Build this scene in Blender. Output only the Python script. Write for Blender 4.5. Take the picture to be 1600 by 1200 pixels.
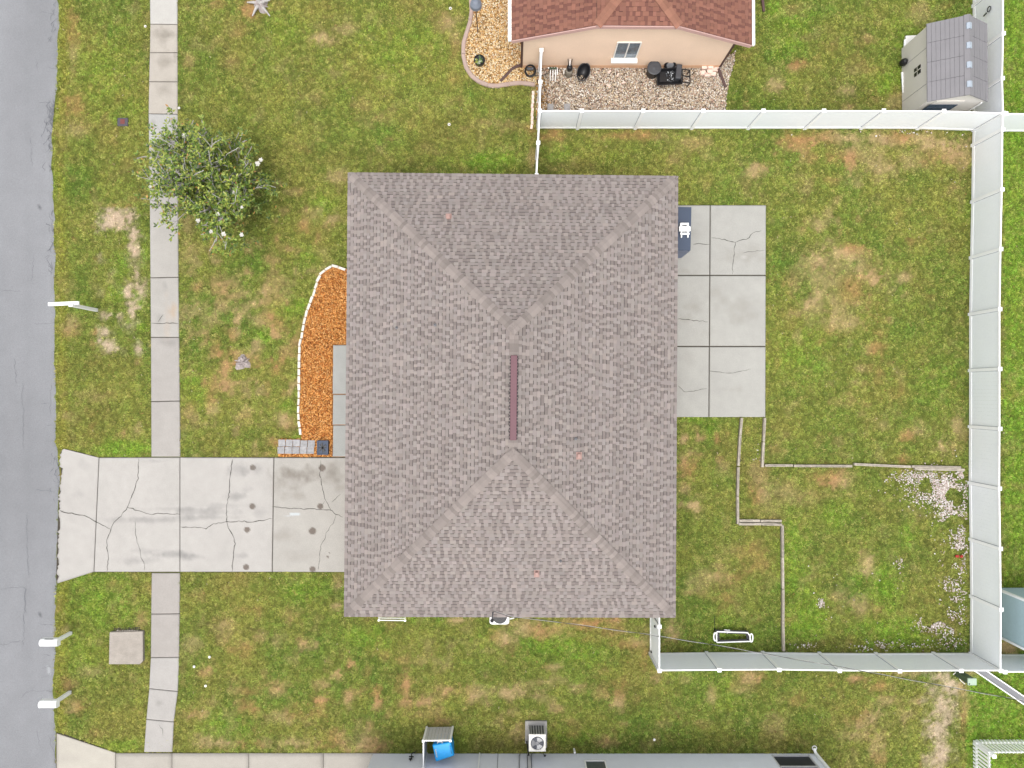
import bpy, bmesh, math, random
import numpy as np
from mathutils import Vector, Matrix
random.seed(7); rng = np.random.default_rng(11)
for o in list(bpy.data.objects): bpy.data.objects.remove(o)
S = bpy.context.scene; COL = S.collection
# ------------------------------------------------------------ camera, sky, sun, exposure
H = 29.0; F = 1067.0; TH = math.atan(15/F)
cd = bpy.data.cameras.new('camera'); cam = bpy.data.objects.new('camera', cd); COL.objects.link(cam)
cam.location = (0, 0, H); cam.rotation_euler = (TH, 0, 0)
cd.sensor_width = 36; cd.lens = F/1600*36; cd.clip_end = 1500; cd.clip_start = 0.5
S.camera = cam
w = bpy.data.worlds.new('World'); S.world = w; w.use_nodes = True
nt = w.node_tree; nt.nodes.clear()
sky = nt.nodes.new('ShaderNodeTexSky'); sky.sky_type = 'NISHITA'; sky.sun_disc = False
SUN_EL, SUN_AZ = math.radians(74), math.radians(196)      # azimuth clockwise from +Y
sky.sun_elevation = SUN_EL; sky.sun_rotation = SUN_AZ
sky.air_density = 1.0; sky.dust_density = 4.0; sky.ozone_density = 1.0
bg = nt.nodes.new('ShaderNodeBackground'); bg.inputs[1].default_value = 0.15
wo = nt.nodes.new('ShaderNodeOutputWorld')
hz = nt.nodes.new('ShaderNodeHueSaturation'); hz.inputs['Saturation'].default_value = .22   # thin white overcast
nt.links.new(sky.outputs[0], hz.inputs['Color']); nt.links.new(hz.outputs[0], bg.inputs[0]); nt.links.new(bg.outputs[0], wo.inputs[0])
sl = bpy.data.lights.new('sun', 'SUN'); sl.energy = 0.5; sl.angle = math.radians(30); sl.color = (1, .955, .88)
so = bpy.data.objects.new('sun', sl); COL.objects.link(so)
sd = Vector((math.sin(SUN_AZ)*math.cos(SUN_EL), math.cos(SUN_AZ)*math.cos(SUN_EL), math.sin(SUN_EL)))
so.rotation_euler = sd.to_track_quat('Z', 'Y').to_euler(); so.location = (0, -20, 40)
S.view_settings.view_transform = 'Standard'; S.view_settings.look = 'None'
S.view_settings.exposure = 1.08; S.view_settings.gamma = 1
S.render.engine = 'CYCLES'
# ------------------------------------------------------------ pixel <-> ground helpers
ct, st = math.cos(TH), math.sin(TH)
def W(px, py, z=0.0):
    """where the sight line of photo pixel px,py meets height z"""
    x = (px-800)/F; y = -(py-600)/F
    dx, dy, dz = x, y*ct+st, y*st-ct
    t = (z-H)/dz
    return Vector((dx*t, dy*t, z))
def proj(x, y, z=0.0):
    dz = z-H
    vy = y*ct+dz*st; vz = -y*st+dz*ct
    return 800+F*x/(-vz), 600-F*vy/(-vz)
def lin(c):
    return tuple((v/255/12.92 if v/255 <= .04045 else ((v/255+.055)/1.055)**2.4) for v in c)
LF = 2.18                                                   # picture value / albedo under this light
def A(r, g, b): return tuple(v/LF for v in lin((r, g, b)))
def AW(r, g, b): return tuple(min(v*.92, .9) for v in lin((r, g, b)))    # walls and fences: plain painted albedo
# ------------------------------------------------------------ value noise in numpy
def vn(x, y, seed=0):
    x = np.asarray(x, float); y = np.asarray(y, float)
    xi = np.floor(x).astype(np.int64); yi = np.floor(y).astype(np.int64); fx = x-xi; fy = y-yi
    fx = fx*fx*(3-2*fx); fy = fy*fy*(3-2*fy)
    def h(a, b):
        n = (a*374761393+b*668265263+seed*974634777) & 0xffffffff
        n = ((n ^ (n >> 13))*1274126177) & 0xffffffff
        return ((n ^ (n >> 16)) & 0xffff)/65535.0
    return (h(xi, yi)*(1-fx)+h(xi+1, yi)*fx)*(1-fy)+(h(xi, yi+1)*(1-fx)+h(xi+1, yi+1)*fx)*fy
def fbm(x, y, seed=0, o=4):
    s = 0; a = .5; t = 0
    for i in range(o): s = s+a*vn(x*2**i+17*i, y*2**i-9*i, seed+i); t += a; a *= .55
    return s/t
# ------------------------------------------------------------ mesh builder
class MB:
    def __init__(s): s.v = []; s.f = []; s.c = []
    def face(s, pts, col=None):
        i = len(s.v); s.v += [tuple(p) for p in pts]; s.f.append(tuple(range(i, i+len(pts)))); s.c.append(col)
    def prism(s, poly, z0, z1, col=None):
        """poly: list of xy (ccw or cw), vertical walls"""
        a = sum(poly[i][0]*poly[(i+1) % len(poly)][1]-poly[(i+1) % len(poly)][0]*poly[i][1] for i in range(len(poly)))
        if a < 0: poly = poly[::-1]
        n = len(poly); i = len(s.v)
        s.v += [(p[0], p[1], z0) for p in poly]+[(p[0], p[1], z1) for p in poly]
        s.f.append(tuple(range(i+n, i+2*n))); s.c.append(col)
        s.f.append(tuple(range(i+n-1, i-1, -1))); s.c.append(col)
        for k in range(n):
            j = (k+1) % n; s.f.append((i+k, i+j, i+n+j, i+n+k)); s.c.append(col)
    def hexa(s, p, col=None):
        """8 points: bottom four then top four, ccw from above"""
        i = len(s.v); s.v += [tuple(q) for q in p]
        for q in ((3,2,1,0),(4,5,6,7),(0,1,5,4),(1,2,6,5),(2,3,7,6),(3,0,4,7)):
            s.f.append(tuple(i+k for k in q)); s.c.append(col)
    def box(s, c, size, rz=0, col=None, M=None):
        x, y, z = size[0]/2, size[1]/2, size[2]/2
        R = Matrix.Rotation(rz, 3, 'Z') if M is None else M
        P = [Vector(c)+R@Vector(q) for q in ((-x,-y,-z),(x,-y,-z),(x,y,-z),(-x,y,-z),(-x,-y,z),(x,-y,z),(x,y,z),(-x,y,z))]
        s.hexa(P, col)
    def bar(s, a, b, wd, ht, col=None):
        """rectangular bar from a to b, width wd sideways, ht in the upward sense"""
        a = Vector(a); b = Vector(b); d = (b-a); L = d.length; d.normalize()
        up = Vector((0,0,1)) if abs(d.z) < .95 else Vector((0,1,0))
        sx = d.cross(up).normalized(); u = sx.cross(d)
        R = Matrix((d, -sx, u)).transposed()
        s.box((a+b)/2, (L, wd, ht), M=R, col=col)
    def tube(s, pts, r, n=8, col=None, cap=True):
        pts = [Vector(p) for p in pts]; rs = r if isinstance(r, (list, tuple)) else [r]*len(pts)
        i0 = len(s.v); prev = None
        for k, p in enumerate(pts):
            d = (pts[min(k+1, len(pts)-1)]-pts[max(k-1, 0)]).normalized()
            ref = Vector((0,0,1)) if abs(d.z) < .9 else Vector((1,0,0))
            if prev is None: a = d.cross(ref).normalized()
            else:
                a = (prev-d*prev.dot(d))
                a = a.normalized() if a.length > 1e-6 else d.cross(ref).normalized()
            prev = a; b = d.cross(a)
            for q in range(n):
                t = 2*math.pi*q/n; s.v.append(tuple(p+(a*math.cos(t)+b*math.sin(t))*rs[k]))
        for k in range(len(pts)-1):
            for q in range(n):
                x = i0+k*n+q; y = i0+k*n+(q+1) % n
                s.f.append((x, y, y+n, x+n)); s.c.append(col)
        if cap:
            s.f.append(tuple(i0+q for q in range(n-1, -1, -1))); s.c.append(col)
            s.f.append(tuple(i0+(len(pts)-1)*n+q for q in range(n))); s.c.append(col)
    def lathe(s, c, prof, n=20, col=None, sx=1, sy=1, M=None):
        i0 = len(s.v); c = Vector(c)
        for r, z in prof:
            for q in range(n):
                t = 2*math.pi*q/n; p = Vector((r*math.cos(t)*sx, r*math.sin(t)*sy, z))
                s.v.append(tuple(c+(M@p if M else p)))
        for k in range(len(prof)-1):
            for q in range(n):
                x = i0+k*n+q; y = i0+k*n+(q+1) % n
                s.f.append((x, y, y+n, x+n)); s.c.append(col)
        if prof[0][0] > 1e-4: s.f.append(tuple(i0+q for q in range(n-1, -1, -1))); s.c.append(col)
        if prof[-1][0] > 1e-4: s.f.append(tuple(i0+(len(prof)-1)*n+q for q in range(n))); s.c.append(col)
    def mesh(s, name, org=(0,0,0), smooth=False):
        me = bpy.data.meshes.new(name)
        v = [(p[0]-org[0], p[1]-org[1], p[2]-org[2]) for p in s.v]
        me.from_pydata(v, [], s.f)
        if any(c is not None for c in s.c):
            at = me.color_attributes.new('Col', 'FLOAT_COLOR', 'CORNER')
            arr = np.ones((len(me.loops), 4), np.float32); k = 0
            for f, c in zip(s.f, s.c):
                if c is not None: arr[k:k+len(f), :3] = c
                k += len(f)
            at.data.foreach_set('color', arr.ravel())
        if smooth:
            me.polygons.foreach_set('use_smooth', [True]*len(me.polygons))
        me.update(); return me
def wl(o): return Vector((0,0,0)) if o is None else o.location+wl(o.parent)
def setp(o, label=None, cat=None, group=None, kind=None):
    if label: o['label'] = label
    if cat: o['category'] = cat
    if group: o['group'] = group
    if kind: o['kind'] = kind
    return o
def empty(name, loc, label=None, cat=None, group=None, kind=None):
    o = bpy.data.objects.new(name, None); COL.objects.link(o); o.location = loc; o.empty_display_size = .2
    return setp(o, label, cat, group, kind)
def build(mb, name, mat, parent=None, kind=None, label=None, smooth=False, org=None):
    if org is None: org = wl(parent) if parent else (0,0,0)
    o = bpy.data.objects.new(name, mb.mesh(name, org, smooth)); COL.objects.link(o)
    o.data.materials.append(mat)
    if parent: o.parent = parent
    else: o.location = org
    return setp(o, label=label, kind=kind)
def inst(name, me, parent, loc, rot=(0,0,0), scale=(1,1,1)):
    o = bpy.data.objects.new(name, me); COL.objects.link(o); o.parent = parent
    o.location = Vector(loc)-wl(parent); o.rotation_euler = rot; o.scale = scale; return o
def bevel(o, wd=.01, seg=2):
    m = o.modifiers.new('b', 'BEVEL'); m.width = wd; m.segments = seg; m.limit_method = 'ANGLE'; return o
def copy_tree(o, delta, label=None):
    c = o.copy(); COL.objects.link(c); c.location = o.location+Vector(delta)
    if label: c['label'] = label
    for ch in o.children:
        d = ch.copy(); COL.objects.link(d); d.parent = c
        for g in ch.children:
            e = g.copy(); COL.objects.link(e); e.parent = d
    return c
# ------------------------------------------------------------ materials
def mat(name, col=None, rough=.7, n1=(4, .12), n2=(40, .1), bump=(60, .15), rand=0, attr=None, metal=0, spec=.4, inst_attr=False, huevar=0, alpha=None, emis=None):
    m = bpy.data.materials.new(name); m.use_nodes = True; t = m.node_tree; N = t.nodes; L = t.links
    b = N['Principled BSDF']; b.inputs['Roughness'].default_value = rough; b.inputs['Metallic'].default_value = metal
    b.inputs['Specular IOR Level'].default_value = spec
    if attr:
        a = N.new('ShaderNodeAttribute'); a.attribute_name = attr
        if inst_attr: a.attribute_type = 'INSTANCER'
        src = a.outputs['Color']
    else:
        a = N.new('ShaderNodeRGB'); a.outputs[0].default_value = (*col, 1); src = a.outputs[0]
    g = N.new('ShaderNodeNewGeometry'); fac = None
    def mul(x, y):
        q = N.new('ShaderNodeMath'); q.operation = 'MULTIPLY'; L.new(x, q.inputs[0]); L.new(y, q.inputs[1]); return q.outputs[0]
    for k, (sc, am) in enumerate((n1, n2)):
        if am <= 0: continue
        nz = N.new('ShaderNodeTexNoise'); nz.inputs['Scale'].default_value = sc; nz.inputs['Detail'].default_value = 4
        L.new(g.outputs['Position'], nz.inputs['Vector'])
        r = N.new('ShaderNodeMapRange'); r.inputs[1].default_value = .25; r.inputs[2].default_value = .75
        r.inputs[3].default_value = 1-am; r.inputs[4].default_value = 1+am; r.clamp = False
        L.new(nz.outputs['Fac'], r.inputs[0]); fac = r.outputs[0] if fac is None else mul(fac, r.outputs[0])
    if rand:
        oi = N.new('ShaderNodeObjectInfo'); r = N.new('ShaderNodeMapRange')
        r.inputs[3].default_value = 1-rand; r.inputs[4].default_value = 1+rand
        L.new(oi.outputs['Random'], r.inputs[0]); fac = r.outputs[0] if fac is None else mul(fac, r.outputs[0])
        if huevar:
            hs = N.new('ShaderNodeHueSaturation'); r2 = N.new('ShaderNodeMapRange')
            q = N.new('ShaderNodeMath'); q.operation = 'FRACT'; q2 = N.new('ShaderNodeMath'); q2.operation = 'MULTIPLY'; q2.inputs[1].default_value = 37.3
            L.new(oi.outputs['Random'], q2.inputs[0]); L.new(q2.outputs[0], q.inputs[0]); L.new(q.outputs[0], r2.inputs[0])
            r2.inputs[3].default_value = .5-huevar; r2.inputs[4].default_value = .5+huevar
            L.new(r2.outputs[0], hs.inputs['Hue']); L.new(src, hs.inputs['Color']); src = hs.outputs[0]
    if fac is not None:
        vm = N.new('ShaderNodeVectorMath'); vm.operation = 'SCALE'; L.new(src, vm.inputs[0]); L.new(fac, vm.inputs['Scale']); src = vm.outputs[0]
    L.new(src, b.inputs['Base Color'])
    if bump and bump[1] > 0:
        nz = N.new('ShaderNodeTexNoise'); nz.inputs['Scale'].default_value = bump[0]; nz.inputs['Detail'].default_value = 3
        L.new(g.outputs['Position'], nz.inputs['Vector'])
        bp = N.new('ShaderNodeBump'); bp.inputs['Strength'].default_value = bump[1]; bp.inputs['Distance'].default_value = .02
        L.new(nz.outputs['Fac'], bp.inputs['Height']); L.new(bp.outputs[0], b.inputs['Normal'])
    return m
M_ground = mat('lawn_soil', attr='Col', rough=.95, n1=(9, .10), n2=(30, .38), bump=(25, .8), spec=.1)
M_blade = mat('grass_blade', attr='gcol', inst_attr=True, rough=.75, n1=(14, .12), n2=(45, .10), bump=None, rand=.6, huevar=.022, spec=.15)
M_road = mat('worn_asphalt', attr='Col', rough=.92, n1=(1.2, .05), n2=(42, .22), bump=(90, .4), spec=.2)
M_conc = mat('broom_concrete', attr='Col', rough=.9, n1=(2.5, .04), n2=(38, .13), bump=(110, .25), spec=.25)
M_joint = mat('joint_dirt', A(96, 90, 80), .95, n1=(5, .2), n2=(40, .2), spec=.1)
M_crackr = mat('road_crack', A(140, 141, 146), .95, n1=(5, .2), n2=(40, .3), spec=.1)
M_crack = mat('crack_dark', A(100, 96, 90), .95, n1=(5, .2), n2=(40, .3), spec=.1)
M_vinyl = mat('white_vinyl', AW(247, 250, 253), .45, n1=(.8, .02), n2=(12, .02), bump=None, spec=.4)
M_vinyl2 = mat('white_vinyl_trim', AW(253, 254, 255), .4, n1=(.8, .01), n2=(12, .01), bump=None, spec=.4)
M_shin = mat('asphalt_shingle', attr='Col', rough=.93, n1=(1.1, .035), n2=(120, .14), bump=(160, .5), spec=.2)
M_cap = mat('cap_shingle', A(182, 170, 163), .93, n1=(1, .05), n2=(120, .12), bump=(160, .5), rand=.2, spec=.2)
M_caprd = mat('red_cap_shingle', A(192, 138, 116), .93, n1=(1, .05), n2=(120, .12), bump=(160, .5), rand=.1, spec=.2)
M_maroon = mat('maroon_vent', A(138, 96, 104), .6, n1=(2, .08), n2=(30, .05), bump=None)
M_white = mat('white_paint', AW(246, 246, 244), .5, n1=(3, .03), n2=(30, .02), bump=None)
M_offw = mat('offwhite_plastic', AW(225, 222, 215), .5, n1=(3, .05), n2=(30, .04), bump=None)
M_stucco = mat('peach_stucco', AW(232, 205, 180), .9, n1=(1.2, .04), n2=(50, .06), bump=(70, .35), spec=.2)
M_stuccog = mat('grey_stucco', AW(226, 229, 237), .9, n1=(1.2, .03), n2=(50, .05), bump=(70, .3), spec=.2)
M_tanwall = mat('tan_house_wall', A(205, 190, 170), .9, spec=.2)
M_fascia = mat('rose_fascia', AW(192, 156, 148), .6, n1=(2, .05), bump=None)
M_fasciag = mat('grey_fascia', AW(205, 200, 198), .6, n1=(2, .05), bump=None)
M_brown = mat('brown_metal', A(112, 82, 76), .5, n1=(3, .1), bump=None)
M_black = mat('black_plastic', A(40, 40, 44), .45, n1=(6, .2), bump=None)
M_dgrey = mat('dark_grey_plastic', A(92, 94, 100), .5, n1=(6, .15), bump=None)
M_grey = mat('grey_metal', A(165, 166, 170), .45, n1=(6, .1), bump=None)
M_lgrey = mat('light_grey_metal', AW(200, 200, 200), .5, n1=(6, .05), bump=None)
M_slate = mat('slate_blue_resin', A(84, 98, 122), .6, n1=(2, .06), n2=(40, .05), bump=None)
M_glass = mat('window_glass', A(120, 140, 155), .06, n1=(3, .35), n2=(12, .3), bump=None, spec=.8)
M_glassd = mat('dark_screen', A(78, 80, 88), .35, n1=(2, .15), n2=(12, .05), bump=None)
M_blue = mat('blue_bin_plastic', AW(24, 150, 218), .4, n1=(4, .08), bump=None)
M_bluew = mat('white_print', A(225, 240, 250), .5, bump=None)
M_shedw = mat('shed_wall_resin', AW(214, 209, 200), .6, n1=(2, .03), n2=(30, .02), bump=None)
M_shedr = mat('shed_roof_resin', A(168, 165, 168), .6, n1=(2, .05), n2=(30, .04), bump=None)
M_skyl = mat('skylight_plastic', A(214, 226, 240), .3, n1=(8, .05), bump=None)
M_teal = mat('teal_siding', AW(166, 188, 192), .6, n1=(2, .04), bump=None)
M_tealr = mat('teal_shed_roof', A(160, 185, 190), .7, n1=(2, .04), bump=None)
M_timber = mat('weathered_timber', attr='Col', rough=.9, n1=(6, .22), n2=(60, .28), bump=(40, .6), spec=.1)
M_edge = mat('edging_stone', AW(212, 205, 192), .9, n1=(6, .1), n2=(50, .12), bump=(50, .5), rand=.1)
M_curb = mat('rose_curb', A(226, 198, 184), .9, n1=(4, .06), n2=(60, .1), bump=(80, .4))
M_paver = mat('grey_paver', A(205, 203, 203), .9, n1=(9, .2), n2=(45, .16), bump=(80, .3), rand=.09)
M_pinkb = mat('pink_brick', AW(228, 200, 186), .9, n1=(6, .1), n2=(50, .12), bump=(60, .4), rand=.08)
M_mulch = mat('mulch_chip', attr='Col', rough=.9, n1=(8, .1), n2=(90, .15), bump=None, spec=.15)
M_peb = mat('pebble', attr='Col', rough=.8, n1=(20, .05), n2=(120, .08), bump=None, spec=.3)
M_vault = mat('aggregate_concrete', A(208, 198, 186), .95, n1=(4, .12), n2=(40, .38), bump=(60, .6), spec=.2)
M_bark = mat('tree_bark', A(232, 226, 220), .9, n1=(12, .2), n2=(60, .2), bump=(40, .6), spec=.1)
M_leaf = mat('magnolia_leaf', attr='Col', rough=.42, n1=(10, .15), n2=(60, .1), bump=None, spec=.35)
M_petal = mat('magnolia_petal', A(252, 248, 236), .6, bump=None)
M_stump = mat('grey_stump_wood', A(222, 208, 204), .95, n1=(12, .2), n2=(70, .3), bump=(40, .8), spec=.1)
M_utgreen = mat('utility_green', A(96, 118, 92), .6, n1=(3, .08), bump=None)
M_utlid = mat('utility_lid_green', AW(158, 176, 156), .6, n1=(3, .05), bump=None)
M_red = mat('red_plastic', A(215, 60, 50), .5, bump=None)
M_meter = mat('meter_lid', A(105, 100, 108), .8, n1=(20, .2), bump=(60, .3))
M_rust = mat('rusty_lid', A(150, 85, 80), .8, n1=(20, .2), bump=None)
M_wire = mat('cable_sheath', attr='Col', rough=.6, bump=None)
M_plant = mat('pot_leaf', attr='Col', rough=.5, bump=None)
# ------------------------------------------------------------ areas without grass (photo pixels at ground level)
def road_edge(py):
    ys = [-400, 0, 60, 130, 200, 260, 330, 420, 520, 600, 690, 705, 745, 775, 830, 900, 960, 1100, 1150, 1600]
    xs = [93, 93, 91, 89, 83, 82, 85, 87, 86, 87, 88, 92, 95, 92, 90, 88, 86, 85, 87, 87]
    return np.interp(py, ys, xs)
SWL = [(-300,233),(0,234),(75,235.5),(85,233.5),(180,232),(300,234),(430,235),(560,236),(716,236.5),(895,237),(970,236),(1030,235.5),(1077,233),(1125,228.5),(1176,225)]
SWR = [(-300,277),(0,277),(180,277.5),(300,278),(430,278.5),(560,280),(716,281.5),(895,281),(1030,279.5),(1077,278),(1130,271),(1176,269)]
swl = lambda y: float(np.interp(y, [p[0] for p in SWL], [p[1] for p in SWL]))
swr = lambda y: float(np.interp(y, [p[0] for p in SWR], [p[1] for p in SWR]))
DRIVE = [(95,706),(101,701),(118,705),(155,714.5),(560,714.5),(560,894),(147,894),(122,898),(106,903),(90,912),(88,905),(89,870),(90,830),(92,790),(92,775),(96,745),(95,725)]
DRIVE2 = [(88,1145),(100,1147),(181,1176.5),(600,1176.5),(600,1700),(88,1700)]
BED = [(560,424),(540,421),(530,417),(521,415),(510,421),(502.5,428),(498,436),(494,448),(491,459),(486,471),(481,485),(477,498),(474.5,513),(472.5,525),(469,538),(469,550),(468,565),(468,580),(468,606),(467.5,625),(467,645),(468,662),(470,677),(472,686),(436,686),(435,714),(520,714),(560,714)]
PATIO = [(1030,320.5),(1197,320.5),(1196,652),(1030,651)]
NBED = [(728,-140),(735,-60),(734,0),(735,18),(733,38),(727,55),(722.5,68),(722,90),(727,108),(736,122),(749,131),(764,136),(776,137),(798,133.5),(820,132.5),(834,134),(838,134),(838,107),(825,95),(825,-140)]
GBED = [(838,100),(1122,100),(1149,80),(1147,100),(1140,120),(1135,150),(1134,176),(1132,199),(838,199)]
HOUSE = [(560,290),(1040,290),(1038,945),(557,945)]
NHOUSE = [(822,110),(1122,110),(1122,-200),(822,-200)]
SHOUSE = [(580,1178),(1275,1178),(1275,1700),(580,1700)]
SHED = [(1412,68),(1500,68),(1500,184),(1412,184)]
PAVE_VAULT = [(171,987),(223,986),(223,1034),(219,1038),(170,1038)]
DIRTPADS = [PAVE_VAULT, [(820,1125),(855,1125),(855,1172),(820,1172)], [(668,1136),(709,1136),(711,1178),(668,1178)],
    [(183,184),(202,184),(202,198),(183,198)], [(1412,54),(1434,54),(1434,76),(1412,76)]]
RX0, RY0, RW, RH = -300, -260, 2200, 1720
def raster(polys, grow=0):
    m = np.zeros((RH, RW), bool)
    for P in polys:
        P = np.array(P, float); x0 = int(max(P[:,0].min()-1, RX0)); x1 = int(min(P[:,0].max()+2, RX0+RW)); y0 = int(max(P[:,1].min()-1, RY0)); y1 = int(min(P[:,1].max()+2, RY0+RH))
        X, Y = np.meshgrid(np.arange(x0, x1)+.5, np.arange(y0, y1)+.5); ins = np.zeros(X.shape, bool)
        for i in range(len(P)):
            a = P[i]; b = P[(i+1) % len(P)]
            if a[1] == b[1]: continue
            c = ((a[1] > Y) != (b[1] > Y)) & (X < (b[0]-a[0])*(Y-a[1])/(b[1]-a[1])+a[0]); ins ^= c
        m[y0-RY0:y1-RY0, x0-RX0:x1-RX0] |= ins
    return m
def look(m, px, py):
    ix = np.clip((px-RX0).astype(int), 0, RW-1); iy = np.clip((py-RY0).astype(int), 0, RH-1); return m[iy, ix]
yy = list(range(-300, 1180, 20))
SIDEW = [(swl(y), y) for y in yy]+[(swr(y), y) for y in yy[::-1]]
NOGRASS = raster([SIDEW, DRIVE, DRIVE2, BED, PATIO, NBED, GBED, HOUSE, NHOUSE, SHOUSE, SHED]+DIRTPADS)
ys_ = np.arange(RH)+RY0+.5; NOGRASS |= (np.arange(RW)+RX0)[None, :] < (road_edge(ys_)-1)[:, None]
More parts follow.
